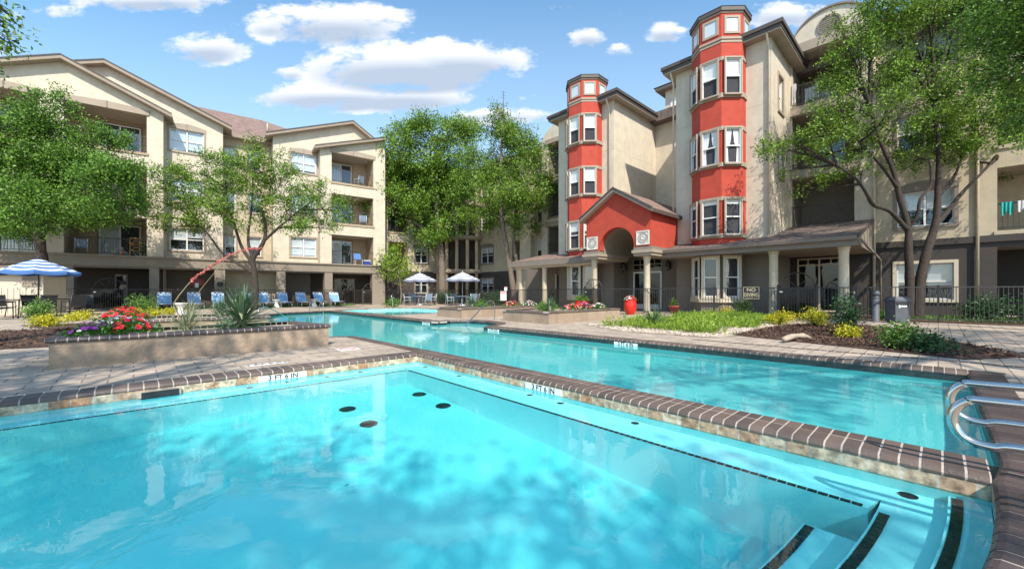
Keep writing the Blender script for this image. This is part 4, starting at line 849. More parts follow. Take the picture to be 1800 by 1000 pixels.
def tree(label, base, limbs, clumps, leaf, mt, dens=2.0, bark=None, group=None, twigs=True, per=13, tuft=None):
    """limbs: list of (points, r0, r1); clumps: (centre, radii); all in site coordinates"""
    bark = bark or BARK; B = Vector((base[0], base[1], 0)); t = thing('tree', label, 'tree', B, 0, group); m = MB(); tips = []
    for pts, r0, r1 in limbs:
        pts = [Vector(p) - B for p in pts]; limb(m, pts, r0, r1, bark); tips += curve(pts, 4)[4:]
    cl = [((Vector(c) - B), r) for c, r in clumps]
    if twigs:
        for c, r in cl:
            near = sorted(tips, key=lambda q: (q - c).length + max(0, q.z - c.z) * 2)[:1]
            if not near: continue
            q = near[0]; mid = (q + c) / 2 + Vector((dr(-.2, .2), dr(-.2, .2), dr(-.05, .3))) * float(np.mean(r)) * .6
            r0 = min(.10, .035 + .012 * (c - q).length); limb(m, [q, mid, c], r0, .012, bark, 4, 6)
            for _ in range(3):
                e_ = c + Vector((dr(-1, 1), dr(-1, 1), dr(-.3, 1))).normalized() * float(np.mean(r)) * .8; limb(m, [mid, (mid + e_) / 2 + Vector((0, 0, .1)), e_], .022, .006, bark, 3, 5)
    m.build('trunk', t); make_crown([(tuple(c), r) for c, r in cl], leaf, mt, t, dens, per, tuft=tuft); return t
def pc(lst, D, depth=1.0, jit=.6):
    """crown lobes seen at (u, v) with apparent radius px, standing about D away"""
    out = []
    for e_ in lst:
        u, v, px = e_[:3]; d = D + dr(-jit, jit) * 1.0 if len(e_) < 4 else e_[3]; r = px / FX * d; out.append((tuple(at(u, v, d)), (r * 1.05 * depth, r * 1.05 * depth, r * .88)))
    return out
random.seed(3)
# dark oak at the far left
D = 19.5; b = at(78, 560, D)
tree('broad dark green tree over the blue striped parasol', (b.x, b.y), [([(b.x, b.y, -.1), at(80, 500, D), at(72, 440, D), at(66, 380, D)], .26, .17), ([at(70, 420, D), at(110, 350, D), at(150, 300, D)], .12, .05), ([at(68, 400, D), at(40, 330, D), at(20, 260, D)], .13, .05)],
     pc([(35, 300, 62), (100, 255, 52), (85, 200, 33), (60, 225, 40), (160, 255, 42), (195, 330, 46), (60, 365, 58), (135, 350, 50), (222, 290, 26), (5, 240, 50), (-35, 330, 75), (215, 372, 24), (10, 385, 40), (130, 305, 45), (178, 385, 22), (-50, 250, 60), (235, 350, 18), (205, 248, 20), (110, 178, 18)], D, jit=1.6), .118, LF_DEEP, 5.4, bark=BARK, per=30, tuft=.34)
# spreading live oak among the loungers
D = 23; b = at(447, 545, D)
tree('spreading multi-stemmed oak standing behind the loungers and the biggest yucca', (b.x, b.y), [([(b.x, b.y, -.1), at(449, 505, D), at(446, 470, D), at(445, 455, D), at(462, 428, D), at(467, 408, D), at(462, 370, D)], .2, .07), ([at(446, 465, D), at(428, 440, D), at(418, 415, D), at(405, 370, D), at(395, 330, D)], .12, .035), ([at(446, 480, D), at(416, 462, D), at(391, 445, D), at(372, 420, D), at(350, 390, D)], .10, .03), ([at(463, 424, D), at(490, 400, D), at(520, 375, D), at(555, 350, D)], .09, .03), ([at(445, 458, D), at(436, 420, D), at(442, 370, D), at(445, 310, D)], .1, .03)],
     pc([(300, 330, 34), (345, 303, 32), (398, 285, 33), (440, 285, 34), (480, 300, 32), (528, 322, 32), (568, 350, 28), (597, 370, 20), (552, 388, 26), (500, 365, 36), (440, 350, 36), (380, 365, 36), (322, 378, 32), (276, 352, 26), (290, 398, 16), (345, 402, 18), (440, 256, 14), (530, 400, 20), (585, 402, 12), (410, 400, 20), (470, 395, 20), (262, 380, 12), (360, 335, 30), (470, 330, 30), (410, 320, 30)], D, jit=1.5), .118, LF_OAK, 2.7, bark=BARK, per=26, tuft=.30)
# pair in front of the back wing, and the lime sapling
D = 36; b = at(778, 531, D)
tree('tall bright green tree behind the left one of two pale parasols', (b.x, b.y), [([(b.x, b.y, -.1), at(777, 480, D), at(774, 430, D), at(768, 380, D), at(765, 300, D)], .42, .12), ([at(774, 440, D), at(740, 400, D), at(705, 370, D)], .15, .05), ([at(772, 420, D), at(800, 370, D), at(815, 330, D)], .16, .05)],
     pc([(690, 262, 30), (722, 242, 32), (760, 234, 34), (800, 244, 34), (832, 240, 28), (700, 300, 36), (742, 292, 42), (790, 292, 42), (678, 340, 30), (720, 345, 42), (770, 350, 42), (812, 340, 42), (658, 372, 22), (690, 388, 33), (740, 398, 36), (778, 402, 32), (662, 335, 20), (672, 295, 20), (700, 232, 18), (745, 222, 16), (790, 222, 16), (820, 392, 25)], D, jit=2.2), .185, LF_LIGHT, 4.2, bark=BARK_L, per=30, tuft=.52)
D = 30; b = at(903, 532, D)
tree('tall oak with two leaning trunks left of the porch columns', (b.x, b.y), [([(b.x + .2, b.y, -.1), at(898, 480, D), at(888, 420, D), at(880, 370, D), at(880, 300, D), at(882, 220, D)], .26, .06), ([(b.x - .1, b.y - .2, -.1), at(911, 490, D), at(905, 440, D), at(903, 390, D), at(915, 330, D)], .22, .06)],
     pc([(880, 202, 17), (866, 238, 28), (905, 236, 28), (850, 280, 36), (900, 280, 42), (940, 282, 26), (860, 330, 42), (912, 330, 42), (950, 318, 26), (974, 316, 13), (880, 368, 36), (930, 362, 28), (848, 378, 30), (943, 392, 14), (885, 225, 25), (838, 310, 28), (925, 255, 18), (875, 185, 9), (960, 345, 14), (905, 398, 16)], D, jit=1.8), .15, LF_OAK, 3.8, bark=BARK_L, per=28, tuft=.42)
D = 33; b = at(704, 533, D)
tree('small lime green sapling left of the pale parasols', (b.x, b.y), [([(b.x, b.y, -.1), at(705, 510, D), at(700, 475, D), at(695, 450, D)], .08, .03)],
     pc([(690, 455, 20), (708, 462, 14), (681, 478, 15), (703, 484, 15), (694, 440, 10), (676, 460, 10), (716, 476, 9)], D, jit=.5), .2, LF_LIME, 2.4, bark=BARK_L, per=8)
# big oak at the right
D = 15; b = at(1604, 560, D)
tree('large twin-stemmed oak by the bin, its crown over the right end of the building', (b.x, b.y), [([(b.x - .12, b.y + .12, -.1), at(1599, 500, D), at(1597, 440, D), at(1596, 398, D), at(1582, 350, D), at(1570, 300, D), at(1548, 250, D), at(1530, 190, D)], .165, .045), ([at(1596, 405, D), at(1565, 372, D - .3), at(1535, 360, D - .6), at(1520, 335, D - .8), at(1502, 312, D - 1), at(1470, 290, D - 1)], .085, .03), ([at(1597, 400, D), at(1612, 380, D - .2), at(1618, 350, D - .3), at(1636, 325, D - .3), at(1634, 280, D - .2)], .075, .03),
      ([(b.x + .12, b.y - .12, -.1), at(1617, 500, D), at(1630, 440, D), at(1645, 390, D), at(1649, 330, D), at(1650, 260, D), at(1640, 180, D)], .19, .06), ([at(1640, 400, D), at(1665, 372, D), at(1695, 335, D), at(1722, 308, D), at(1750, 280, D)], .09, .03), ([at(1649, 345, D), at(1675, 315, D), at(1690, 280, D)], .08, .03), ([at(1577, 330, D), at(1556, 300, D - .4), at(1530, 270, D - .6), at(1490, 230, D - .8)], .07, .025)],
     pc([(1343, 262, 15), (1372, 262, 24), (1400, 248, 28), (1432, 280, 28), (1462, 300, 22), (1408, 342, 11), (1440, 325, 16), (1452, 232, 30), (1490, 205, 34), (1522, 238, 34), (1492, 85, 34), (1530, 52, 48), (1482, 135, 34), (1540, 130, 50), (1600, 60, 66), (1600, 150, 60), (1680, 60, 70), (1670, 150, 64), (1560, 205, 42), (1622, 235, 50), (1690, 248, 50), (1742, 230, 50), (1768, 282, 34), (1722, 305, 20), (1602, 285, 24), (1655, 290, 24), (1780, 180, 60), (1760, 80, 70), (1515, 300, 14), (1470, 175, 26), (1450, 150, 18), (1540, 5, 40), (1620, -20, 60), (1700, -10, 60), (1480, 45, 22), (1500, 270, 20), (1385, 300, 12), (1795, 250, 34)], D, jit=1.5), .10, LF_OAK, 2.5, bark=BARK, per=26, tuft=.25)
D = 9.5; b = at(1960, 560, D)
tree('dark leafy tree at the right edge in front of the big oak', (b.x, b.y), [([(b.x, b.y, -.1), at(1950, 400, D), at(1925, 250, D), at(1880, 120, D), at(1850, 30, D)], .2, .06)],
     pc([(1800, 15, 60), (1808, 110, 55), (1775, 45, 30), (1860, 60, 90), (1870, 160, 70), (1830, 205, 26), (1900, -60, 120)], D, jit=.7), .09, LF_DEEP, 3.6, per=30, tuft=.3)
# garden trees behind the viewpoint, which shade the near pool; one hangs into the upper left corner
def shade(label, x, y, h, lobes, dens=1.5, leaf=.14):
    return tree(label, (x, y), [([(x, y, -.1), (x + .1, y, h * .3), (x - .1, y + .2, h * .6), (x, y, h * .85)], .2, .06)], [((x + a, y + b_, c), (r, r, r * .75)) for a, b_, c, r in lobes], leaf, LF_OAK, dens)
D = 8.5
tree('leafy tree whose branch tips hang into the upper left corner', (-7.8, 3.2), [([(-7.8, 3.2, -.1), (-7.7, 3.3, 3), (-7.2, 4.2, 5), (-6, 6, 6.4)], .2, .05)], pc([(4, 22, 17), (12, 52, 15), (-18, 40, 30), (4, 88, 10), (-40, 80, 34), (18, 78, 9), (22, 30, 8)], D, jit=.2) + [((-6.8, 4.2, 6.6), (1.6, 1.6, 1.2)), ((-8.2, 2.4, 6.2), (1.6, 1.6, 1.2)), ((-7.5, 5.2, 7.4), (1.4, 1.4, 1.1)), ((-5.2, 1.6, 7.6), (1.3, 1.3, .9)), ((-4.2, 2.6, 8.2), (1.0, 1.0, .7))], .10, LF_OAK, 1.9)
def over(x, y, z, r, dz=0.0):
    """a crown lobe at height z whose shade falls on (x, y, dz)"""
    z = z * 1.4; k = (z - dz) / math.tan(R(SUN_EL)); return ((x - .498 * k, y - .867 * k, z), (r, r, r * .7))
def under(u, v, zt):
    """point at depth zt seen through the water at (u, v)"""
    a, b = sight(u); d = Vector((a, b, (HY - v) / FX)).normalized(); k = (ZW - 1) / d.z; p = Vector((0, 0, 1)) + d * k; n = Vector((0, 0, 1)); r = 1 / 1.33; c = -n.dot(d); q = d * r + n * (r * c - math.sqrt(1 - r * r * (1 - c * c))); return p + q * ((zt - ZW) / q.z)
def pool_lobe(u, v, z, r):
    p = under(u, v, DN); return over(p.x - .498 * .65, p.y - .867 * .65, z, r, ZW)
def shade_tree(label, x, y, lobes, leaf=.15, dens=3.2):
    x = sum(q[0][0] for q in lobes) / len(lobes); y = sum(q[0][1] for q in lobes) / len(lobes)      # trunk under the middle of its crown
    tree(label, (x, y), [([(x, y, -.1), (x + .1, y, 3.2), (x - .1, y + .2, 6.2), (x, y, 9)], .26, .1)], lobes, leaf, LF_OAK, dens)
shade_tree('garden tree left of the viewpoint', -6.2, -2.6, [pool_lobe(*q) for q in ((90, 850, 6.4, .75), (230, 830, 6.8, .6), (330, 880, 6.2, .65), (60, 760, 7.0, .6), (180, 960, 6.6, .6), (330, 975, 7.0, .55), (20, 930, 6.2, .8), (250, 740, 6.6, .38), (150, 720, 6.4, .35))] + [over(*q) for q in ((-.6, 8.0, 6.6, .55), (.5, 8.0, 7.2, .5), (1.4, 7.9, 6.6, .42), (-1.6, 7.2, 7.0, .7), (-2.4, 8.8, 7.0, .8), (-.9, 6.6, 6.4, .4), (.6, 6.8, 6.6, .32), (2.2, 7.8, 7.0, .3), (-3.2, 7.2, 6.4, .8), (-1.4, 10.2, 7.4, .6), (.2, 6.3, 6.4, .3))])
shade_tree('garden tree behind the near pool', -2.6, -5.4, [pool_lobe(*q) for q in ((560, 800, 6.4, .30), (505, 860, 6.8, .38), (590, 930, 6.4, .42), (450, 960, 7.0, .5), (430, 830, 6.6, .34), (705, 965, 6.4, .40), (720, 835, 6.6, .16), (905, 865, 6.8, .24), (985, 885, 6.4, .2), (600, 990, 6.2, .4), (790, 985, 6.6, .25))])
shade_tree('garden tree right of the near pool', 1.4, -7.6, [pool_lobe(*q) for q in ((1090, 920, 6.4, .32), (1220, 930, 6.8, .36), (1340, 930, 6.4, .34), (1010, 985, 6.6, .28), (1180, 985, 6.2, .36), (1400, 985, 6.8, .2))])
shade_tree('garden tree by the right hand deck', 9.0, -7.2, [over(*q) for q in ((6.4, .5, 6.9, .55), (5.2, .9, 6.5, .5), (7.0, 1.9, 6.7, .5), (5.8, 2.3, 7.1, .45), (4.6, 2.4, 6.6, .4), (7.0, -.9, 7.0, .6), (9.4, -1.0, 6.6, .8), (11.0, -.9, 7.2, .8), (13.2, -.6, 7.2, .9), (9.6, .2, 7.0, .45), (15.4, -.8, 7.2, 1.1), (12.2, 1.6, 6.8, .4), (14.5, 2.4, 7.4, .5))])
# ---------------------------------------------------------------- low plants
LF_YUC = mat('yucca_leaf', (.040, .088, .042), .45, .25, 4, isl=.8, col2=(.105, .18, .085), trans=.15)
LF_YUC_D = mat('dry_yucca_leaf', (.15, .19, .10), .6, .25, 4, isl=.8, col2=(.28, .30, .17), trans=.15)
LF_SHR = leafmat('shrub_leaf', (.055, .13, .02), (.18, .32, .05)); LF_DK = leafmat('shrub_leaf_dark', (.02, .06, .02), (.07, .16, .05))
LF_YEL = leafmat('yellow_leaf', (.22, .27, .02), (.74, .62, .03)); LF_PET = leafmat('petunia_leaf', (.04, .12, .02), (.12, .26, .04))
FL_RED = mat('petal_red', (.62, .012, .02), .6, .15, 4, isl=.7, trans=.25, col2=(.85, .04, .06)); FL_PUR = mat('petal_purple', (.16, .012, .24), .6, .15, 4, isl=.8, trans=.25, col2=(.42, .05, .45)); FL_WHI = mat('petal_white', (.75, .72, .70), .6, .05, 4, trans=.25); FL_PNK = mat('petal_pink', (.75, .16, .22), .6, .2, 4, isl=.8, trans=.25, col2=(.9, .45, .42))
def blades(c, n, L, W, el, droop, mt, parent, name='leaves', segs=5, stiff=False, r0=.03, h0=0):
    V, Fq = [], []
    for i in range(n):
        az = 2 * math.pi * i * .618 + dr(-.2, .2); q = i / max(1, n - 1); e_ = R(el[0] + (el[1] - el[0]) * q + dr(-6, 6)); l = L * dr(.75, 1.1); w = W * dr(.8, 1.15)
        d = Vector((math.cos(az) * math.cos(e_), math.sin(az) * math.cos(e_), math.sin(e_))); s = Vector((-math.sin(az), math.cos(az), 0)); p = Vector(c) + Vector((math.cos(az) * r0, math.sin(az) * r0, h0 * q)); b0 = len(V)
        for k in range(segs + 1):
            t = k / segs; ww = w * (.55 + .9 * t if t < .4 else .91 * (1 - t) / .6 + .02) ; up = d.cross(s) * -1
            V += [tuple(p - s * ww / 2 + up * ww * .25), tuple(p), tuple(p + s * ww / 2 + up * ww * .25)]
            d = (d + Vector((0, 0, -droop * (1 if not stiff else t) / segs))).normalized(); p = p + d * (l / segs)
        for k in range(segs):
            for j in range(2): a = b0 + k * 3 + j; Fq.append((a, a + 1, a + 4, a + 3))
    return npmesh(name, np.array(V), np.array(Fq), mt, parent)
def yucca(label, loc, n, L, W, mt=None, el=(5, 80), droop=.35, h0=.15, cat='yucca', group=None):
    t = thing('yucca', label, cat, loc, 0, group); blades((0, 0, .03), n, L, W, el, droop, mt or LF_YUC, t, h0=h0)
    m = MB(); m.lathe([(.07, -.05), (.06, .05 + h0)], (0, 0, 0), LF_YUC_D, 8); m.build('stem', t); return t
def mound(c, r, h, n, leaf, mt, parent, name='leaves', up=.5):
    a = rng.random(n) * 2 * math.pi; q = np.sqrt(rng.random(n)); z = (1 - q ** 2) * h * (.35 + .65 * rng.random(n)) + .02
    lump = 1 + .18 * np.sin(a * 5 + c[0] * 9) + .1 * np.sin(a * 9 + 1); P_ = np.stack([np.cos(a) * q * r[0] * lump, np.sin(a) * q * r[1] * lump, z * (1 + .25 * np.sin(a * 4 + q * 9))], 1) + np.array(c)
    d = unit(np.stack([np.cos(a) * q, np.sin(a) * q, np.full(n, up)], 1) + rng.normal(size=(n, 3)) * .55); nn = unit(rng.normal(size=(n, 3)) * .7 + np.array([0, 0, .8]))
    V, Fq = leaf_quads(P_, d, nn, leaf * rng.uniform(.7, 1.3, n), leaf * .5 * rng.uniform(.7, 1.2, n)); return npmesh(name, V, Fq, mt, parent)
def blossoms(c, r, h, n, size, mt, parent, name='blossoms'):
    """funnel flowers of five petals facing up and out"""
    V, Fq = [], []
    for i in range(n):
        a = dr(0, 6.283); q = math.sqrt(random.random()) * .95; p = Vector((c[0] + math.cos(a) * q * r[0], c[1] + math.sin(a) * q * r[1], c[2] + (1 - q * q) * h * .95 + .05 + dr(-.02, .03)))
        nrm = Vector((math.cos(a) * q * .9 + dr(-.3, .3), math.sin(a) * q * .9 + dr(-.3, .3), .8)).normalized(); x = nrm.orthogonal().normalized(); y = nrm.cross(x); s = size * dr(.75, 1.2); ph = dr(0, 2)
        for k in range(5):
            t = ph + k * 1.2566; o = x * math.cos(t) + y * math.sin(t); o1 = x * math.cos(t - .6) + y * math.sin(t - .6); o2 = x * math.cos(t + .6) + y * math.sin(t + .6); b0 = len(V)
            V += [tuple(p), tuple(p + o1 * s * .42 + nrm * s * .12), tuple(p + o * s * .52 + nrm * s * .10), tuple(p + o2 * s * .42 + nrm * s * .12)]; Fq.append((b0, b0 + 1, b0 + 2, b0 + 3))
    return npmesh(name, np.array(V), np.array(Fq), mt, parent)
def shrub(label, loc, r, h, leaf, mt, n=None, cat='shrub', group=None, name='shrub'):
    t = thing(name, label, cat, loc, 0, group); cl = [((dr(-.45, .45) * r, dr(-.45, .45) * r, h * dr(.35, .8)), (r * .55, r * .55, h * .32)) for _ in range(7)]
    make_crown(cl, leaf, mt, t, 2.5, 9, 'leaves'); m = MB()
    for c, _ in cl: m.tube([(0, 0, -.02), (c[0] * .4, c[1] * .4, c[2] * .5), c], [.014, .01, .005], BARK, 5)
    m.build('stem', t); return t
def flowers(label, loc, r, h, cols, size=.075, n=60, rz=0, group=None, cat='flowers', nl=700):
    t = thing('petunia_clump', label, cat, loc, rz, group); mound((0, 0, 0), r, h, nl, .055, LF_PET, t)
    for mt, k in cols: blossoms((0, 0, 0), r, h, int(n * k), size, mt, t)
    return t
random.seed(21); ZP = .36
# planter 1: petunias at the left corner, two yuccas and a red yucca with its flower stalks
flowers('purple petunias at the outer corner of the nearest planter', (-.40, 8.32, ZP), (.30, .26), .17, [(FL_PUR, 1), (FL_WHI, .12)], size=.065, n=34)
flowers('red petunias spilling over the rim of the nearest planter', (-.02, 8.3, ZP), (.27, .24), .20, [(FL_RED, 1), (FL_PUR, .1)], size=.07, n=52)
flowers('white petunias behind the purple and red ones in the nearest planter', (-.10, 8.85, ZP), (.40, .24), .22, [(FL_WHI, 1), (FL_PUR, .3)], size=.07, n=40)
yucca('big spiky yucca of wide upright blades at the pool end of the nearest planter', (1.44, 8.72, ZP), 130, .62, .046, el=(-10, 86), droop=.3, h0=.22)
ry = yucca('grey green red yucca of thin arching blades with two flower stalks', (.64, 8.55, ZP), 70, .52, .022, LF_YUC_D, el=(15, 80), droop=.75, h0=.04)
SALK = mat('flower_stalk', (.30, .26, .14), .7, .2, 9); CORAL = mat('coral_bells', (.62, .13, .13), .6, .2, 9, isl=.7, col2=(.8, .26, .22))
def stalk(pts, r0, fl0, par, loc, base):
    p = curve([Vector(q) - Vector(base) for q in pts], 8); m = MB(); m.tube(p, [r0 * (1 - .6 * i / (len(p) - 1)) for i in range(len(p))], SALK, 6); o = m.build('flower_stalk', par)
    V, Fq = [], []; n = len(p)
    for i in range(int(n * fl0), n - 1):
        for k in range(7):
            t = random.random(); c = p[i] * (1 - t) + p[i + 1] * t; d = Vector((dr(-1, 1), dr(-1, 1), dr(-.8, .5))).normalized(); x = d.orthogonal().normalized() * .009; y = d.cross(x).normalized() * .009; l = dr(.025, .05); b0 = len(V)
            V += [tuple(c), tuple(c + d * l * .5 + x), tuple(c + d * l), tuple(c + d * l * .5 - x), tuple(c + d * l * .5 + y), tuple(c + d * l * .5 - y)]; Fq += [(b0, b0 + 1, b0 + 2, b0 + 3), (b0, b0 + 4, b0 + 2, b0 + 5)]
    npmesh('bells', np.array(V), np.array(Fq), CORAL, o)
def pz(u, v, z): a = G(u, v, z); return Vector((a[0], a[1], z))
Dq = .728 * 8.55 + .686 * .60
stalk([(.60, 8.55, ZP + .05), at(312, 552, Dq), at(306, 534, Dq), at(324, 508, Dq), at(345, 486, Dq), at(372, 468, Dq), at(400, 450, Dq), at(432, 438, Dq), at(458, 436, Dq)], .010, .45, ry, None, ry.location)
stalk([(.68, 8.5, ZP + .05), at(334, 548, Dq - .1), at(345, 520, Dq - .2), at(378, 478, Dq - .3), at(400, 450, Dq - .3)], .008, .97, ry, None, ry.location)
shrub('small blue grey succulent at the foot of the biggest yucca', (1.15, 8.3, ZP), .10, .09, .05, LF_YUC, cat='succulent')
# planter 2 and the bed behind
flowers('red petunias at the near end of the second planter', (-.14, 11.9, ZP + .02), (.42, .36), .26, [(FL_RED, 1), (FL_PNK, .1)], n=80)
yucca('mid sized yucca left of the biggest one, in the second planter', (1.55, 12.2, ZP), 46, .46, .035, el=(20, 85), droop=.25)
yucca('loose grey green yucca in the second planter right behind the red yucca', (1.0, 12.3, ZP), 50, .42, .022, LF_YUC_D, el=(10, 80), droop=.6)
for lab, u, v, r, h, mt_, lf in (('leafy green shrub between the yellow mounds in front of the dark patio set', 60, 566, .42, .62, LF_SHR, .075), ('bright yellow low mound at the mulch edge under the leafy shrub', 82, 574, .40, .26, LF_YEL, .06), ('yellow low mound next to the red petunias', 132, 564, .30, .2, LF_YEL, .06), ('small yellow mound left of the red petunias, nearest to them', 152, 560, .28, .22, LF_YEL, .06), ('upright green shrub in front of the left gate', 250, 556, .42, .75, LF_SHR, .075), ('yellow mound below the upright green shrub', 236, 558, .35, .22, LF_YEL, .06), ('yellow green mound right of the upright green shrub', 272, 556, .30, .25, LF_YEL, .06), ('yellow mound left of the white urn stand', 300, 553, .32, .24, LF_YEL, .06)):
    p = G(u, v); shrub(lab, (p[0], p[1], .0), r, h, lf, mt_)
# planters 3 and 4 across the pool
yucca('spiky yucca at the near corner of the planter closest across the pool', (10.15, 8.9, ZP), 40, .42, .035, el=(25, 85), droop=.2)
flowers('red petunias along the planter closest across the pool', (11.25, 8.85, ZP), (.42, .3), .2, [(FL_RED, .7), (FL_PNK, .5)], n=60)
flowers('magenta petunias between red and white ones, closest planter across the pool', (12.0, 8.85, ZP), (.42, .3), .24, [(FL_RED, .5), (FL_PUR, .4), (FL_PNK, .2)], n=60)
flowers('pale pink and white petunias at the far end of the closest planter across the pool', (12.8, 8.85, ZP), (.42, .3), .2, [(FL_WHI, .6), (FL_PNK, .3)], n=60)
shrub('low pale grass tuft beside the yucca in the planter closest across the pool', (10.6, 9.5, ZP), .4, .22, .06, LF_SHR, cat='grass tuft')
yucca('spiky yucca in the planter behind the curved handrail', (10.0, 13.0, ZP), 42, .5, .035, el=(20, 85), droop=.2)
flowers('red and orange petunias in the planter behind the curved handrail', (12.2, 12.95, ZP), (.55, .3), .22, [(FL_RED, .6), (FL_PNK, .6)], n=60)
flowers('white petunias in the planter behind the curved handrail', (13.3, 12.95, ZP), (.45, .3), .2, [(FL_WHI, .9), (FL_PNK, .15)], n=50)
shrub('low pale tuft beside the yucca behind the curved handrail', (10.6, 13.1, ZP), .35, .2, .06, LF_SHR, cat='grass tuft')
# beds on the right
yucca('low spiky yucca at the gravel corner of the long green bed', (*G(1149, 577), 0), 70, .55, .045, el=(2, 80), droop=.3, h0=.1)
def p0(u, v): return (*G(u, v), 0)
shrub('dark leafy shrub rising from the long green bed under the black sign', p0(1306, 556), .30, .62, .07, LF_SHR)
shrub('yellow tipped mound at the back of the green bed', p0(1278, 556), .3, .3, .06, LF_YEL)
shrub('yellow tipped mound at the right end of the green bed', p0(1371, 570), .36, .32, .06, LF_YEL)
shrub('bright yellow shrub standing alone in the dark mulch', p0(1430, 574), .34, .42, .055, LF_YEL)
shrub('tall dark green shrub in the dark mulch, left of the bin', p0(1488, 588), .26, .85, .075, LF_DK)
shrub('yellow green mound at the foot of the tall dark shrub', p0(1487, 594), .28, .22, .05, LF_YEL)
shrub('feathery yellow green shrub at the right end of the mulch', p0(1586, 614), .30, .40, .06, LF_SHR)
shrub('low dark leafy plant at the right tip of the mulch', p0(1630, 620), .36, .20, .07, LF_DK)
shrub('small green plant by the fence foot near the bollard', p0(1552, 562), .2, .25, .06, LF_SHR)
shrub('green tuft on the far deck below the lime sapling', p0(690, 540), .5, .45, .12, LF_SHR)
# ground cover: fern-like sprays nobody could count
nc = 640; cxs = rng.uniform(10.0, 17.8, nc); cys = rng.uniform(3.3, 7.2, nc); ctr = 5.1 + (cxs - 10) * .05
keep = (np.abs(cys - ctr) < 1.45 + .35 * np.sin(cxs * 2.1) + .2 * np.sin(cxs * 5.3)) & (cys > 3.55 + .3 * np.sin(cxs * 2.3)); cxs, cys = cxs[keep], cys[keep]; nc = len(cxs); per = 60
ch_ = .10 + .26 * rng.random(nc) ** 1.5 * (.6 + .4 * np.sin(cxs * 1.9) * np.sin(cys * 2.3)); cr = rng.uniform(.10, .26, nc)
off = rng.normal(size=(nc, per, 2)) * cr[:, None, None] * .55; hz = ch_[:, None] * np.exp(-(off ** 2).sum(-1) / (cr[:, None] ** 2)) * rng.uniform(.3, 1.1, (nc, per)); pos = np.stack([cxs[:, None] + off[..., 0], cys[:, None] + off[..., 1], hz + .015], -1).reshape(-1, 3); n = len(pos)
d = unit(np.concatenate([off / cr[:, None, None] * .9, np.full((nc, per, 1), .55)], -1).reshape(-1, 3) + rng.normal(size=(n, 3)) * .45); V, Fq = leaf_quads(pos, d, unit(rng.normal(size=(n, 3)) + np.array([0, 0, .6])), rng.uniform(.07, .17, n), rng.uniform(.012, .03, n))
GC = leafmat('ground_cover_leaf', (.10, .20, .018), (.38, .50, .065)); tag(npmesh('ground_cover', V, Fq, GC), 'light green feathery ground cover filling the long bed', 'ground cover', kind='stuff')
# pale river stones
def stones(name, pts, n, size, cols, z=.012):
    m = MB(); out = []
    x0, x1 = min(p[0] for p in pts), max(p[0] for p in pts); y0, y1 = min(p[1] for p in pts), max(p[1] for p in pts)
    def inside(x, y):
        c = False
        for i in range(len(pts)):
            (ax, ay), (bx, by) = pts[i], pts[i - 1]
            if (ay > y) != (by > y) and x < (bx - ax) * (y - ay) / (by - ay) + ax: c = not c
        return c
    while len(out) < n:
        x, y = dr(x0, x1), dr(y0, y1)
        if inside(x, y): out.append((x, y))
    for x, y in out:
        r = size * dr(.5, 1.3); k = 6; ph = dr(0, 6); sx, sy = dr(.7, 1.2), dr(.6, 1); pr = [(1, 0), (.8, .45), (.3, .62)]
        vs = [(x + r * q * sx * math.cos(ph + 6.283 * j / k), y + r * q * sy * math.sin(ph + 6.283 * j / k), z + r * h_) for q, h_ in pr for j in range(k)]
        fs = [(i * k + j, i * k + (j + 1) % k, (i + 1) * k + (j + 1) % k, (i + 1) * k + j) for i in range(2) for j in range(k)] + [tuple(range(2 * k, 3 * k))]
        m.add(vs, fs, cols[0], True)
    o = m.build(name); return tag(o, None, None, kind='stuff')
CHIP = mat('mulch_chip', (.035, .018, .012), .95, 0, 6, isl=1.2, col2=(.16, .085, .05))
def chips(pts, n, label):
    V = []; x0, x1 = min(p[0] for p in pts), max(p[0] for p in pts); y0, y1 = min(p[1] for p in pts), max(p[1] for p in pts); out = []
    while len(out) < n:
        x, y = dr(x0, x1), dr(y0, y1); c = False
        for i in range(len(pts)):
            (ax, ay), (bx, by) = pts[i], pts[i - 1]
            if (ay > y) != (by > y) and x < (bx - ax) * (y - ay) / (by - ay) + ax: c = not c
        if c: out.append((x, y, .014 + .03 * random.random()))
    d = unit(rng.normal(size=(n, 3)) * np.array([1, 1, .3])); V, Fq = leaf_quads(np.array(out), d, unit(rng.normal(size=(n, 3)) * .5 + np.array([0, 0, 1])), rng.uniform(.04, .12, n), rng.uniform(.012, .035, n)); tag(npmesh('mulch_chips', V, Fq, CHIP), label, 'mulch', kind='stuff')
chips([(10.2, 3.3), (9.0, -.3), (10.1, -1.0), (12.2, -.2), (15.6, 1.0), (16.5, 2.6), (13.6, 3.3)], 9000, 'dark bark mulch in the bed right of the green ground cover')
chips([(-8, 12.6), (-.35, 11.0), (-.4, 13.4), (-1.2, 16.5), (-8, 17)], 6000, 'brown bark mulch beside the petunia planter')
STN = mat('river_stone', (.28, .22, .165), .85, .2, 5, isl=1.0, col2=(.52, .43, .345))
o = stones('gravel', [(9.3, 3.5), (10.2, 3.4), (14, 3.3), (14, 4.2), (11, 4.6), (10.6, 6.3), (12, 7.2), (10.2, 7.4), (9.2, 5.6)], 1300, .05, [STN]); tag(o, 'pale river stones edging the long green bed', 'gravel')
LOGM = mat('weathered_log', (.36, .29, .22), .95, .3, 8, .8, 20)
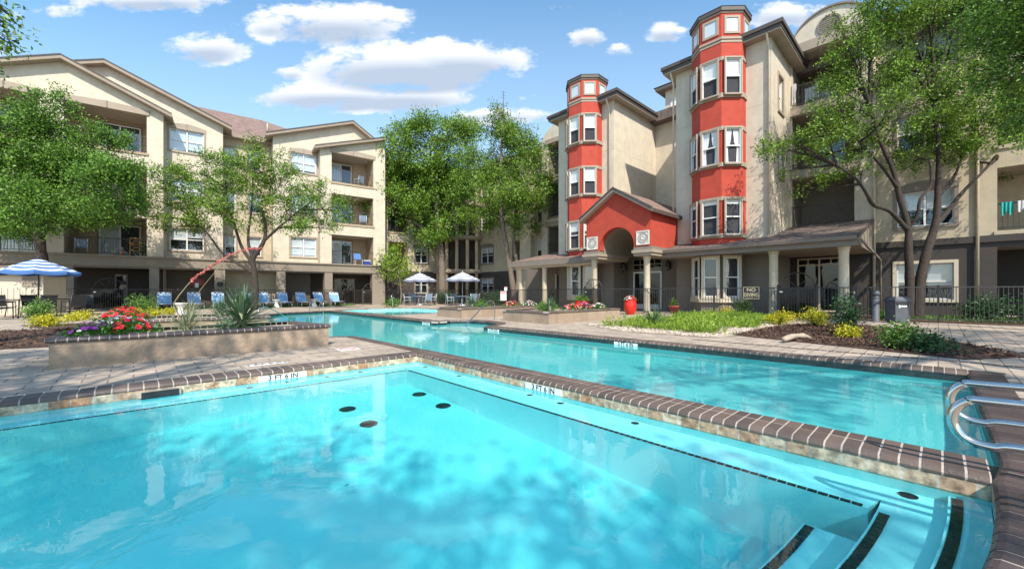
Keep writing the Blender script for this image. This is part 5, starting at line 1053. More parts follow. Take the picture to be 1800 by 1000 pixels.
# ---------------------------------------------------------------- pool fittings
random.seed(31)
def text(m, body, size, mt, M_, ext=.002, sx=1.0):
    """lettering added to the mesh of the board or tile that carries it"""
    c = bpy.data.curves.new('lettering', 'FONT'); c.body = body; c.size = size; c.align_x = 'CENTER'; c.align_y = 'CENTER'; c.extrude = ext; c.resolution_u = 3; c.offset = size * .022
    tmp = bpy.data.objects.new('lettering', c); COL.objects.link(tmp); me = bpy.data.meshes.new_from_object(tmp.evaluated_get(bpy.context.evaluated_depsgraph_get())); bpy.data.objects.remove(tmp)
    me.transform(M_ @ Matrix.Diagonal((sx, 1, 1, 1))); m.add([tuple(v.co) for v in me.vertices], [tuple(p.vertices) for p in me.polygons], mt); bpy.data.meshes.remove(me)
def basis(e, up, o): # text plane: x along e, y along up
    e = Vector(e).normalized(); up = Vector(up).normalized(); n = e.cross(up); return Matrix(((e.x, up.x, n.x, o[0]), (e.y, up.y, n.y, o[1]), (e.z, up.z, n.z, o[2]), (0, 0, 0, 1)))
TWH = mat('tile_white', (.74, .74, .70), .35, .05, 6); INK = mat('ink_black', (.02, .02, .022), .5, .1, 5); GOLD = mat('sign_gold', (.42, .35, .22), .5, .1, 5)
def marker(label, pos, e, w, h, body='3 FT 6 IN', flat=False, sz=None):
    t = thing('depth_marker', label, 'depth marker', pos, 0, 'pool depth markers'); e = Vector(e); up = Vector((0, 0, 1)) if not flat else Vector((-e.y, e.x, 0)); n = e.cross(up)
    P_ = lambda a, b, c: tuple(e * a + up * b + n * c)
    m = MB(); k = 4
    for i in range(k): a, b = -w / 2 + w * i / k + .002, -w / 2 + w * (i + 1) / k - .002; m.hexa([P_(a, -h / 2, .001), P_(b, -h / 2, .001), P_(b, h / 2, .001), P_(a, h / 2, .001), P_(a, -h / 2, .006), P_(b, -h / 2, .006), P_(b, h / 2, .006), P_(a, h / 2, .006)], TWH)
    text(m, body, sz or h * .95, INK, basis(e, up, n * .0065), ext=.0006, sx=1.05); m.build('tile', t); return t
marker('white depth tile reading 3 FT 6 IN on the pool wall below the nearest planter', (1.42, YN - .001, -.094), (1, 0, 0), .56, .075, sz=.085)
marker('white depth tile reading 3 FT 6 IN on the diagonal dividing wall', (XN - .001, 3.07, -.094), (0, -1, 0), .56, .075, sz=.085)
marker('white depth tile on the far wall of the long pool beside the green bed', (XF - .001, 4.55, -.098), (0, -1, 0), .56, .07, sz=.09)
marker('white depth tile on the far pool wall right of the curved handrail', (XF - .001, 8.85, -.098), (0, -1, 0), .5, .07, sz=.09)
marker('white depth tile on the far pool wall left of the curved handrail', (XF + .034, 12.6, -.098), (0, -1, 0), .5, .07, sz=.09)
marker('worn white depth tile set in the paving behind the coping of the near pool', (1.35, 6.42, .001), (1, 0, 0), .5, .12, flat=True, sz=.12)
t = thing('no_diving_tile', 'worn white no diving tile in the paving at the tip of the island', 'paving tile', (2.75, 7.15, 0)); m = MB(); m.prism([(-.17, -.17), (.17, -.17), (.17, .17), (-.17, .17)], .001, .006, TWH); m.build('tile', t)
m = MB()
for i in range(24): a0, a1 = 6.283 * i / 24, 6.283 * (i + 1) / 24; m.add([(q * math.cos(a), q * math.sin(a), .0075) for q, a in ((.11, a0), (.135, a0), (.135, a1), (.11, a1))], [(0, 1, 2, 3)], FL_RED)
m.add([(-.09, .075, .008), (-.075, .09, .008), (.09, -.075, .008), (.075, -.09, .008)], [(3, 2, 1, 0)], FL_RED); m.build('symbol', t)
m = MB(); m.box(.04, YN - .035, -.2, .39, YN - .004, -.062, CONC); m.box(.06, YN - .042, -.19, .37, YN - .036, -.068, INK); tag(m.build('skimmer_opening'), 'dark skimmer slot in the tiled wall of the near pool', 'skimmer')
DRN = mat('drain_grille', (.02, .06, .075), .5, .2, 9)
for i, (u, v) in enumerate(((737, 693), (779, 713), (611, 719), (648, 745), (404, 710))):
    p = under(u, v, DN); m = MB(); m.lathe([(.095, .001), (.095, .012), (.08, .02), (.02, .022)], (0, 0, 0), DRN, 20)
    for k in range(5): m.box(-.068 + .03 * k, -.055, .02, -.056 + .03 * k, .055, .024, INK)
    tag(m.build('floor_drain', None, (p.x, p.y, DN)), ['dark round floor drain nearest the inner corner of the pool', 'dark round floor drain closest to the dividing wall', 'dark round floor drain left of the pair by the corner', 'biggest looking dark round floor drain, nearest the viewer', 'faint round floor drain in the shade below the skimmer'][i], 'drain', 'drains on the near pool floor')
lab = ['below the skimmer slot', 'left of the depth tile', 'right of the depth tile', 'on the ledge left of the inner corner', 'on the ledge just right of the inner corner', 'left of the dividing wall depth tile', 'below the dividing wall depth tile', 'halfway along the dividing wall', 'past halfway along the dividing wall', 'by the steps at the curved end']
for i, (u, v) in enumerate(((433, 676), (492, 663), (566, 658), (619, 649), (757, 643.5), (816, 659), (935, 693), (990, 707), (1122, 741), (1597, 865))):
    p = under(u, v, ZB); m = MB(); r = .035 if i < 9 else .045; m.lathe([(r, .001), (r, .008), (r * .6, .014), (r * .2, .012)], (0, 0, 0), INK, 14); tag(m.build('inlet', None, (min(p.x, XN - .06), min(p.y, YN - .06), ZB)), 'small dark inlet cap ' + lab[i], 'inlet', 'inlet caps on the ledge')
m = MB(); p = (*G(604, 856, ZW), ZW + .004); m.add([(0, 0, 0), (.02, .008, .003), (.035, 0, .002), (.02, -.008, .004)], [(0, 1, 2, 3)], BARK); tag(m.build('fallen_leaf', None, p), 'single brown leaf floating on the near pool', 'leaf')
# handrails
def rail(label, pts, r=.019, k=8, flange=(0,)):
    b = Vector((pts[0][0], pts[0][1], 0)); t = thing('handrail', label, 'handrail', b, 0, 'stainless steel pool rails'); m = MB(); c = curve([Vector(p) - b for p in pts], k); m.tube(c, r, STEEL, 12); m.build('tube', t)
    for i in flange: q = Vector(pts[i]) - b; f = MB(); f.lathe([(.045, .001), (.045, .008), (.022, .02)], (q.x, q.y, 0), STEEL, 14); f.build('flange', t)
def hair(x, zt, zb, y0, yend):
    r = (zt - zb) / 2; return [(x, y0, zt - .03), (x, y0 * .6 + yend * .4 - r, zt), (x, yend - r, zt - .005)] + [(x, yend - r + r * math.sin(a), (zt + zb) / 2 + r * math.cos(a)) for a in (R(30), R(60), R(90), R(120), R(150))] + [(x, yend - r - .02, zb + .003), (x, yend - r - .12, zb + .02), (x, y0 * .6 + yend * .4 - r, zb + .02), (x, y0, zb)]
for lab_, x in (('steel hairpin rail at the right edge, the farther of the two', 3.36), ('steel hairpin rail at the right edge, the nearer of the two', 2.86)):
    h = hair(x, .505, .29, -1.1, -.045); t = thing('handrail', lab_, 'handrail', (x, -1.1, 0), 0, 'stainless steel pool rails'); m = MB(); b = Vector((x, -1.1, 0)); m.tube(curve([Vector((x, -1.25, 0)) - b, Vector((x, -1.22, .35)) - b] + [Vector(p) - b for p in h[1:-1]] + [Vector((x, -1.0, .24)) - b, Vector((x, -1.08, 0)) - b], 6), .020, STEEL, 14); m.build('tube', t)
rail('curved steel handrail rising from the water before the far planters', [(9.8, 11.35, 0), (9.8, 11.35, .5), (9.72, 11.31, .66), (9.5, 11.25, .70), (9.25, 11.18, .60), (8.1, 10.9, -.12), (7.9, 10.85, -.25)])
rail('curved steel handrail just behind the biggest yucca', [(3.35, 17.5, 0), (3.4, 17.52, .3), (3.55, 17.6, .43), (3.8, 17.7, .40), (4.7, 18.15, -.1), (4.9, 18.25, -.2)])
rail('left hand rail of the small pool ladder in front of the loungers', [(6.95, 23.45, 0), (6.97, 23.4, .35), (6.98, 23.2, .5), (7.0, 22.98, .35), (7.0, 22.95, -.3)])
rail('right hand rail of the small pool ladder in front of the loungers', [(7.5, 23.6, 0), (7.52, 23.5, .35), (7.53, 23.3, .5), (7.55, 23.08, .35), (7.55, 23.05, -.3)])
rail('thin upright steel pole at the small round pool', [(10.7, 21.2, -.4), (10.7, 21.2, .3), (10.68, 21.3, .75), (10.66, 21.35, .82)])
# ---------------------------------------------------------------- fences and gates
def fence(label, path, h=1.2, mt=IRON, bay=2.4):
    b = Vector((path[0][0], path[0][1], 0)); t = thing('fence', label, 'fence', b, 0, 'iron picket fences round the pool'); pts = [Vector((p[0], p[1], 0)) - b for p in path]
    for i in range(len(pts) - 1):
        d = pts[i + 1] - pts[i]; n = max(1, round(d.length / bay)); e_ = d.normalized(); nn = Vector((e_.y, -e_.x, 0))
        for j in range(n + (1 if i == len(pts) - 2 else 0)):
            q = pts[i] + d * (j / n); m = MB(); m.box(q.x - .03, q.y - .03, 0, q.x + .03, q.y + .03, h + .05, mt); m.build('post', t)
            if j == n: break
            F = Frame((q.x, q.y), (e_.x, e_.y)); L_ = d.length / n; m = MB()
            for z in (.10, h - .04): m.fbox(F, .03, -.016, z, L_ - .03, .016, z + .035, mt)
            k = int(L_ / .105)
            for s in range(1, k): x = L_ * s / k; m.fbox(F, x - .008, -.008, .135, x + .008, .008, h - .04, mt)
            m.build('picket_panel', t)
def gate(label, a, b, mt=IRON, h=1.2):
    a = Vector((a[0], a[1], 0)); b = Vector((b[0], b[1], 0)); d = (b - a); w = d.length; e_ = d.normalized(); t = thing('gate', label, 'gate', a, 0, 'pool gates topped with a fan arch'); F = Frame((0, 0), (e_.x, e_.y)); m = MB()
    for s in (0, w): m = MB(); m.fbox(F, s - .035, -.035, 0, s + .035, .035, h + .12, mt); m.build('post', t)
    m = MB()
    for z in (.08, h - .05): m.fbox(F, .05, -.02, z, w - .05, .02, z + .05, mt)
    for s in (.05, w - .09): m.fbox(F, s, -.02, .13, s + .04, .02, h - .05, mt)
    k = int(w / .1)
    for i in range(1, k): s = .07 + (w - .14) * i / k; m.fbox(F, s - .008, -.008, .13, s + .008, .008, h - .05, mt)
    m.fbox(F, .09, -.006, .13, w - .09, -.004, h - .05, MESHM); m.build('gate_leaf', t); r = w / 2 - .06; m = MB()
    pts = [F.P(w / 2 + r * math.cos(q), 0, h + r * math.sin(q)) for q in [math.pi * i / 20 for i in range(21)]]; m.tube(pts, .022, IRON_B, 6)
    for q in (R(45), R(90), R(135)): m.tube([F.P(w / 2, 0, h), F.P(w / 2 + r * math.cos(q), 0, h + r * math.sin(q))], .016, IRON_B, 6)
    m.build('fan_arch', t); m = MB(); m.fbox(F, .06, .02, 1.0, .16, .07, 1.05, STEEL); m.build('latch', t)
MESHM = glassmat('gate_mesh', (.42, .42, .43), -.02)
fence('brown picket fence behind the patio set, left of the left gate', [(-9, 31.6), (-1.67, 31.9)], mt=IRON_B)
fence('long brown picket fence behind the row of loungers', [(-.33, 32.0), (13.6, 32.2)], mt=IRON_B)
gate('fan arched gate under the left building, left of the first lounger', (-1.67, 31.9), (-.33, 32.0))
gate('fan arched gate at the corner past the last lounger', (13.6, 32.2), (14.75, 32.0), IRON_B)
fence('dark picket fence behind the two pale parasols', [(14.75, 32.0), (17.8, 30.9), (18.9, 27), (18.7, 20), (17.0, 12.55)])
gate('fan arched gate beside the red entry', (17.0, 12.55), (17.08, 11.5))
fence('black picket fence along the porch with the no diving sign', [(17.08, 11.5), (17.6, 8.8), (18.45, 4.32)])
gate('fan arched gate in front of the right hand porch doors', (18.45, 4.32), (18.52, 3.1))
fence('black picket fence behind the bin, running out of the picture', [(18.52, 3.1), (18.62, 2.0), (20.0, -2), (20.6, -9)])
# ---------------------------------------------------------------- loungers
SLING = mat('sling_blue', (.16, .30, .50), .7, .1, 8); SLING_W = mat('sling_white', (.66, .68, .70), .7, .05, 8); SLING_D = mat('sling_navy', (.05, .10, .26), .7, .1, 8); ALU = mat('lounger_frame', (.50, .52, .55), .4, .06, 8, metal=.3)
def make_lounger():
    t = thing('sun_lounger', 'x', 'sun lounger', (0, 0, 0), 0, 'blue sling loungers in a row before the arcade'); w = .31; zs = .34; bl = .78; ang = R(58)
    m = MB()
    for s in (-1, 1): m.tube([(s * w, -1.25, zs), (s * w, 0, zs)], .018, ALU, 8)
    for y in (-1.25, 0): m.tube([(-w, y, zs), (w, y, zs)], .018, ALU, 8)
    m.build('seat_frame', t); top = (0, bl * math.cos(ang), zs + bl * math.sin(ang)); m = MB()
    for s in (-1, 1): m.tube([(s * w, 0, zs), (s * w, top[1], top[2])], .018, ALU, 8)
    m.tube([(-w, top[1], top[2]), (w, top[1], top[2])], .018, ALU, 8); m.build('back_frame', t)
    for s in (-1, 1):
        for y in (-1.15, -.1): m = MB(); m.tube([(s * w, y, zs), (s * (w + .02), y - .03, 0)], .016, ALU, 8); m.build('leg', t)
    m = MB(); k = 8
    for i in range(k):
        y0, y1 = -1.23 + 1.21 * i / k, -1.23 + 1.21 * (i + 1) / k; sg = lambda y: -.03 * math.sin(math.pi * (y + 1.23) / 1.21); m.quad((-w, y0, zs + sg(y0)), (w, y0, zs + sg(y0)), (w, y1, zs + sg(y1)), (-w, y1, zs + sg(y1)), SLING)
    m.build('seat_sling', t); m = MB(); up = Vector((0, math.cos(ang), math.sin(ang)))
    for i in range(8):
        a, b = up * (bl * i / 8), up * (bl * (i + 1) / 8)
        for j in range(6):
            x0, x1 = -w + 2 * w * j / 6, -w + 2 * w * (j + 1) / 6; mt_ = (SLING_W if (j + i) % 2 else SLING_D) if i == 7 else SLING_W if i == 6 and j % 2 else SLING; m.quad((x0, a.y, zs + a.z), (x1, a.y, zs + a.z), (x1, b.y, zs + b.z), (x0, b.y, zs + b.z), mt_)
    m.build('back_sling', t); return t
proto = make_lounger(); ords = ['first sling lounger from the left gate', 'second sling lounger from the left gate', 'third sling lounger, just left of the big yucca', 'sling lounger hidden behind the tip of the big yucca', 'sling lounger right of the oak trunk', 'sling lounger between the oak trunk and the white urn stand', 'fourth sling lounger from the right end of the row', 'next to last sling lounger at the right end of the row', 'last sling lounger at the right end of the row']
for i, (x, lb) in enumerate(zip((1.31, 2.71, 3.89, 5.35, 6.4, 7.54, 8.74, 9.93, 11.03), ords)):
    if i == 0: o = proto
    else: o = copy_tree(proto)
    o.location = (x, 31.15 + dr(-.05, .05), 0); o.rotation_euler[2] = R(dr(-4, 4)); o['label'] = 'blue ' + lb
# white hourglass stands
def urn(label, p):
    m = MB(); m.lathe([(.22, 0), (.20, .05), (.11, .2), (.10, .28), (.2, .44), (.26, .5), (.26, .53)], (0, 0, 0), WHITE, 20); tag(m.build('side_table', None, p), label, 'side table', 'white hourglass side tables')
urn('white hourglass stand in the bed left of the big yucca', (*G(318, 553), 0)); 
for lb, x in (('white hourglass stand between the third and fourth loungers', 4.65), ('white hourglass stand in the middle of the lounger row', 6.97), ('white hourglass stand between the last pairs of loungers', 9.35)): urn(lb, (x, 30.4, 0))
# ---------------------------------------------------------------- parasols and patio sets
UB = mat('canvas_blue', (.06, .15, .36), .8, .1, 6, trans=.1); UW = mat('canvas_white', (.58, .62, .66), .8, .04, 6, trans=.1); UG = mat('canvas_grey', (.22, .23, .30), .8, .1, 6, trans=.1)
def parasol(label, loc, r, z0, z1, rings, cap, group):
    t = thing('parasol', label, 'parasol', loc, 0, group); m = MB(); n = 8; k = len(rings); sub = 4
    def pt(i, q, f):
        a = 2 * math.pi * (i + f) / n; rr = q * r * (math.cos(math.pi / n) / math.cos((f - .5) * 2 * math.pi / n)); sag = -.10 * q * math.sin(math.pi * f) * q; z = z1 - (z1 - z0) * (q ** 1.12) + sag * .6; return (rr * math.cos(a), rr * math.sin(a), z)
    for i in range(n):
        for s in range(sub):
            f0, f1 = s / sub, (s + 1) / sub
            for j in range(k):
                q0, q1 = max(.02, j / k), (j + 1) / k; m.quad(pt(i, q0, f0), pt(i, q1, f0), pt(i, q1, f1), pt(i, q0, f1), rings[j])
            a, b = pt(i, 1, f0), pt(i, 1, f1); m.quad(a, (a[0], a[1], a[2] - .10), (b[0], b[1], b[2] - .10), b, rings[-1])
    m.build('canopy', t); m = MB(); m.tube([(0, 0, 0), (0, 0, z1 + .05)], .022, cap, 10); m.build('pole', t); m = MB(); m.lathe([(.01, z1 + .0), (.045, z1 + .03), (.03, z1 + .09), (.008, z1 + .13)], (0, 0, 0), cap, 10); m.build('finial', t)
    m = MB(); m.lathe([(.26, 0), (.26, .06), (.05, .09), (.035, .3)], (0, 0, 0), cap, 18); m.build('base', t)
    for i in range(n): m = MB(); q = pt(i, .97, 0); m.tube([(0, 0, z1 - .06), (q[0], q[1], q[2] - .03)], .008, cap, 5); m.build('rib', t)
    return t
def make_chair(label, fm, sl, group):
    t = thing('patio_chair', label, 'chair', (0, 0, 0), 0, group)
    for sx in (-.26, .26):
        m = MB(); m.tube([(sx, -.24, 0), (sx, -.22, .62), (sx, .2, .64)], .016, fm, 6); m.build('leg', t); m = MB(); m.tube([(sx, .3, 0), (sx, .2, .42), (sx, .3, .92)], .016, fm, 6); m.build('leg', t)
        m = MB(); m.box(sx - .03, -.24, .63, sx + .03, .22, .66, fm); m.build('armrest', t)
    m = MB(); m.hexa([(-.25, -.24, .40), (.25, -.24, .40), (.25, .21, .38), (-.25, .21, .38), (-.25, -.24, .425), (.25, -.24, .425), (.25, .21, .405), (-.25, .21, .405)], sl); m.build('seat', t)
    m = MB(); m.hexa([(-.25, .20, .44), (.25, .20, .44), (.25, .22, .44), (-.25, .22, .44), (-.25, .29, .90), (.25, .29, .90), (.25, .31, .90), (-.25, .31, .90)], sl); m.build('backrest', t); return t
def make_table(label, mt, loc, rx, ry, rz, group, round_=False):
    t = thing('patio_table', label, 'table', loc, rz, group); m = MB()
    if round_: m.lathe([(rx, .70), (rx, .73), (.02, .732)], (0, 0, 0), mt, 24)
    else: m.box(-rx, -ry, .70, rx, ry, .735, mt)
    m.build('tabletop', t); k = .75 if round_ else .92
    for a in (-1, 1):
        for b in (-1, 1): m = MB(); f = .62 if round_ else 1; m.tube([(a * rx * k * f, b * ry * k * f, .70), (a * rx * k * f * 1.05, b * ry * k * f * 1.05, 0)], .022, mt, 8); m.build('leg', t)
    return t
pu = at(68, 560, 16.4)
parasol('large blue and white striped parasol over the dark patio set', (pu.x, pu.y, 0), 1.2, 1.83, 2.38, [UB, UW, UB, UW, UB, UW, UB, UW, UB], IRON, 'parasols')
make_table('dark rectangular patio table under the blue striped parasol', IRON, (pu.x, pu.y, 0), 1.0, .55, R(40), 'tables under parasols')
ch = make_chair('black sling chair on the near side of the dark table, facing left', IRON, mat('sling_black', (.03, .03, .033), .7, .1, 9), 'black patio chairs')
ax = Vector((math.cos(R(40)), math.sin(R(40)))); ay = Vector((-ax.y, ax.x))
spots = [(-.5, -.95, 180, 'black sling chair on the near side of the dark table, left one of two'), (.5, -.95, 180, 'black sling chair on the near side of the dark table, right one of two'), (-.5, .95, 0, 'black sling chair on the far side of the dark table, left one of two'), (.5, .95, 0, 'black sling chair on the far side of the dark table, right one of two'), (-1.5, -.5, 100, 'black sling chair pulled out at the left end of the dark table'), (1.75, .4, -75, 'black sling chair at the right end of the dark table')]
for i, (a, b, rr, lb) in enumerate(spots):
    o = ch if i == 0 else copy_tree(ch); p = Vector((pu.x, pu.y)) + ax * a + ay * b; o.location = (p.x, p.y, 0); o.rotation_euler[2] = R(40 + rr); o['label'] = lb
p1 = at(738, 533, 31.5); p2 = at(813, 533, 30.2)
pale = [UW, UW, UW, UW, UG, UW, UG, UW, UG]
for k_, (p, lb) in enumerate(((p1, 'pale parasol left of the other, over the set below the bright green tree'), (p2, 'pale parasol closer to the red entry, beside the tall oak'))): parasol(lb, (p.x, p.y, 0), 1.32, 1.95, 2.52, pale, ALU, 'parasols')
BLUT = mat('table_blue_grey', (.20, .27, .36), .4, .1, 5)
for k_, (p, lb) in enumerate(((p1, 'round blue grey table under the pale parasol by the bright green tree'), (p2, 'round blue grey table under the pale parasol nearer the entry'))): make_table(lb, BLUT, (p.x, p.y, 0), .58, .58, 0, 'tables under parasols', True)
cs = make_chair('x', ALU, BLUT, 'grey patio chairs'); first = True
for p, who in ((p1, 'the left pale parasol'), (p2, 'the right pale parasol')):
    for ang, side in ((205, 'left of'), (-45, 'in front of'), (25, 'right of'), (130, 'behind')):
        o = cs if first else copy_tree(cs); first = False; q = Vector((math.cos(R(ang - 43)), math.sin(R(ang - 43)))) * 1.0; o.location = (p.x + q.x, p.y + q.y, 0); o.rotation_euler[2] = R(ang - 43 - 90); o['label'] = 'grey patio chair ' + side + ' the table under ' + who
for pos, rz, lb in ((FL.P(FL.s(632, .3), .1, FLOOR[2] + .005), 200, 'grey chair on the top balcony of the corner bay'), (FL.P(FL.s(640, .3), 0, FLOOR[1] + .005), 160, 'grey chair on the middle balcony of the corner bay'), (FL.P(FL.s(140, .3), .1, FLOOR[0] + .005), 190, 'grey chair on the lower left balcony beside the sliding door'), (FB.P(FB.s(1425), -.7, 10.04), 80, 'grey chair on the top balcony beside the red tower')):
    again(cs, pos, R(rz), lb, 'chairs on the balconies')
# ---------------------------------------------------------------- pots, bin, bollard, signs
POT = mat('glazed_red', (.55, .022, .012), .22, .1, 3); TERRA = mat('terracotta_red', (.33, .05, .035), .7, .15, 5)
def pot(label, loc, prof, mt, plants, r, h):
    t = thing('flower_pot', label, 'flower pot', loc, 0, 'red plant pots'); m = MB(); m.lathe(prof, (0, 0, 0), mt, 28); m.build('pot', t); s = MB(); zt = prof[-1][1]; s.lathe([(prof[-1][0] * .9, zt - .06), (.01, zt - .04)], (0, 0, 0), MULCH, 16); s.build('soil', t); plants(t, zt, r, h)
JAR = [(.17, 0), (.20, .04), (.26, .2), (.285, .36), (.27, .52), (.24, .62), (.25, .65), (.255, .68), (.225, .68)]
def pl_fl(t, z, r, h): mound((0, 0, z - .05), (r, r), h, 350, .06, LF_PET, t, 'plant'); blossoms((0, 0, z - .05), (r, r), h, 26, .09, FL_RED, t); blossoms((0, 0, z - .05), (r, r), h, 18, .09, FL_WHI, t)
def pl_gr(t, z, r, h): mound((0, 0, z - .05), (r, r), h, 420, .08, LF_SHR, t, 'plant', .9)
pot('tall glossy red jar with red and white petunias near the entry', (16.35, 9.55, 0), JAR, POT, pl_fl, .27, .2)
pot('glossy red pot with plain green foliage behind the closest planter', (14.5, 10.9, 0), [(a, b * .95) for a, b in JAR], POT, pl_gr, .3, .26)
pot('small terracotta pot with a leafy sprig inside the porch fence', (18.55, 8.55, 0), [(.15, 0), (.2, .3), (.24, .3), (.24, .38), (.2, .38)], TERRA, pl_gr, .16, .36)
BIN = mat('bin_grey', (.075, .08, .09), .6, .15, 5)
bx, by = 18.42, .93; F0 = Frame((0, 0), (math.cos(R(-50)), math.sin(R(-50)))); t = thing('litter_bin', 'dark grey square litter bin in front of the big oak', 'bin', (bx, by, 0)); m = MB()
w = .215; m.prism([(F0.P(a, b, 0)[0], F0.P(a, b, 0)[1]) for a, b in ((-w, -w), (-w, w), (w, w), (w, -w))][::-1], .04, .70, BIN); m.build('body', t)
m = MB(); m.fbox(F0, -w - .02, -w - .02, .70, w + .02, w + .02, .76, BIN); m.hexa([F0.P(a, b, z) for a, b, z in ((-w - .02, w + .02, .76), (w + .02, w + .02, .76), (w + .02, -w - .02, .76), (-w - .02, -w - .02, .76), (-w + .05, w - .05, .86), (w - .05, w - .05, .86), (w - .05, -w + .05, .86), (-w + .05, -w + .05, .86))], BIN); m.fbox(F0, -w + .03, w + .019, .60, w - .03, w + .022, .69, INK); m.build('lid', t)
m = MB(); m.fbox(F0, -.12, w + .001, .50, -.07, w + .006, .60, TWH); m.fbox(F0, -.05, w + .001, .53, .12, w + .006, .575, TWH); m.build('label_plate', t)
m = MB(); m.fbox(F0, -w + .03, -w + .03, 0, w - .03, w - .03, .04, INK); m.build('plinth', t)
t = thing('bollard_light', 'dark grey round bollard light left of the bin', 'bollard', (18.3, 1.455, 0)); m = MB(); m.lathe([(.13, 0), (.13, .02), (.105, .03), (.105, .78), (.10, .79)], (0, 0, 0), BIN, 20); m.build('post', t); m = MB(); m.lathe([(.11, .80), (.11, .84), (.085, .85), (.085, .90), (.115, .91), (.115, 1.0), (.06, 1.07), (.01, 1.08)], (0, 0, 0), BIN, 20); m.build('louvre_head', t)
y_ = 5.2; x_ = 18.285; e_ = Vector((.85, -4.48, 0)).normalized(); t = thing('no_diving_sign', 'black sign reading NO DIVING hung on the porch fence', 'sign', (x_ - .06, y_, 0)); F1 = Frame((0, 0), (e_.x, e_.y)); m = MB()
m.fbox(F1, -.30, .0, .72, .30, .025, 1.24, INK)
for a, b, c, d in ((-.28, .735, .28, .75), (-.28, 1.21, .28, 1.225), (-.28, .75, -.265, 1.21), (.265, .75, .28, 1.21)): m.fbox(F1, a, .025, b, c, .028, d, GOLD)
nrm = Vector((F1.n[0], F1.n[1], 0))
text(m, 'NO', .20, GOLD, basis(e_, (0, 0, 1), nrm * .028 + Vector((0, 0, 1.10))), ext=.002); text(m, 'DIVING', .20, GOLD, basis(e_, (0, 0, 1), nrm * .028 + Vector((0, 0, .90))), ext=.002, sx=.78)
m.fbox(F1, -.2, .025, .785, .2, .028, .797, GOLD); m.build('board', t)
def board(label, u, v, D, w, h, mt, name='notice_board', marks=True, strip_=None):
    p = at(u, v, D); t = thing(name, label, 'sign', (p.x, p.y, 0)); e2 = Vector((.728, -.686, 0)); F2_ = Frame((0, 0), (e2.x, e2.y)); m = MB(); m.fbox(F2_, -w / 2, 0, p.z - h / 2, w / 2, .02, p.z + h / 2, mt); m.build('panel', t)
    if strip_: m = MB(); m.fbox(F2_, -w / 2 + .02, .02, p.z + h * .22, w / 2 - .02, .023, p.z + h * .46, strip_); m.build('heading', t)
    if marks:
        m = MB()
        for i in range(6): z = p.z + h * (.12 - .09 * i); m.fbox(F2_, -w * .38, .02, z, w * (.38 - .1 * (i % 3)), .0225, z + h * .03, FASCIA)
        m.build('small_print', t)
    return t
board('white pool rules board with a red heading on the fence by the tall oak', 885, 520, 27.3, .40, .62, TWH, strip_=FL_PNK)
board('small white and red notice above the pool rules board', 889, 507.5, 27.4, .18, .26, TWH, marks=False, strip_=FL_RED)
p = at(346, 497, 27.6); t = thing('wall_sign', 'red emergency sign with a white panel on the arcade wall', 'sign', (p.x, p.y, 0)); F3 = Frame((0, 0), FL.e); m = MB(); m.fbox(F3, -.42, 0, p.z - .2, .42, .03, p.z + .25, mat('sign_red', (.26, .015, .02), .5, .1, 5)); m.build('panel', t); m = MB(); m.fbox(F3, -.1, .03, p.z - .32, .1, .035, p.z - .02, TWH); m.build('placard', t)
p = FL.P(FL.s(387, .94), 1.1, zat(499, FL.D(387, .94))); m = MB(); m.lathe([(.05, -.16), (.14, -.12), (.16, .05), (.06, .14)], (0, 0, 0), IRON, 10, False); m.box(-.05, 0, -.1, .05, .25, .1, IRON); tag(m.build('wall_lamp', None, p), 'black lantern on the arcade pier behind the oak', 'lamp')
# beige utility shed at the far left
p = at(10, 560, 18.2); t = thing('utility_shed', 'beige boarded shed with a louvred vent behind the patio set', 'shed', (p.x, p.y, 0)); F4 = Frame((0, 0), (.93, -.37)); m = MB(); m.fbox(F4, -1.6, -1.6, 0, 1.25, 0, 1.8, CREAM_TRIM)
for i in range(14): m.fbox(F4, -1.55 + .2 * i, .001, .05, -1.54 + .2 * i + .02, .012, 1.2, TRIM)
m.build('wall', t); m = MB()
for i in range(8): z = 1.28 + .055 * i; m.hexa([F4.P(a, b, c) for a, b, c in ((.55, .05, z), (1.15, .05, z), (1.15, .002, z), (.55, .002, z), (.55, .02, z + .045), (1.15, .02, z + .045), (1.15, .002, z + .045), (.55, .002, z + .045))], TRIM)
m.build('louvre', t); m = MB(); m.hexa([F4.P(a, b, c) for a, b, c in ((-1.8, .3, 1.8), (1.45, .3, 1.8), (1.45, -1.8, 1.8), (-1.8, -1.8, 1.8), (-1.8, .2, 1.92), (1.45, .2, 1.92), (1.45, -1.8, 2.3), (-1.8, -1.8, 2.3))], SHINGLE); m.build('roof', t)
# ---------------------------------------------------------------- things on the balconies
TEAL = mat('towel_teal', (.03, .32, .29), .9, .1, 6); CLO = mat('cloth_white', (.6, .58, .58), .9, .15, 6); WOODY = mat('wood_honey', (.42, .22, .06), .6, .2, 6); BLUF = mat('fabric_blue', (.09, .20, .42), .9, .1, 8)
def drape(label, F, s0, s1, p, zt, h, mt, name='towel', cat='towel'):
    m = MB(); k = 12
    for i in range(k):
        a, b = s0 + (s1 - s0) * i / k, s0 + (s1 - s0) * (i + 1) / k; pa, pb = p + .035 * math.sin(i * 1.7), p + .035 * math.sin((i + 1) * 1.7); ha, hb = h * (.85 + .15 * math.sin(i * .9)), h * (.85 + .15 * math.sin((i + 1) * .9))
        m.add([F.P(a, pa, zt - ha), F.P(b, pb, zt - hb), F.P(b, p * .6 + pb * .4, zt), F.P(a, p * .6 + pa * .4, zt), F.P(b, p - .06, zt), F.P(a, p - .06, zt), F.P(b, p - .08, zt - .3 * h), F.P(a, p - .08, zt - .3 * h)], [(0, 1, 2, 3), (3, 2, 4, 5), (5, 4, 6, 7)], mt)
    tag(m.build(name), label, cat)
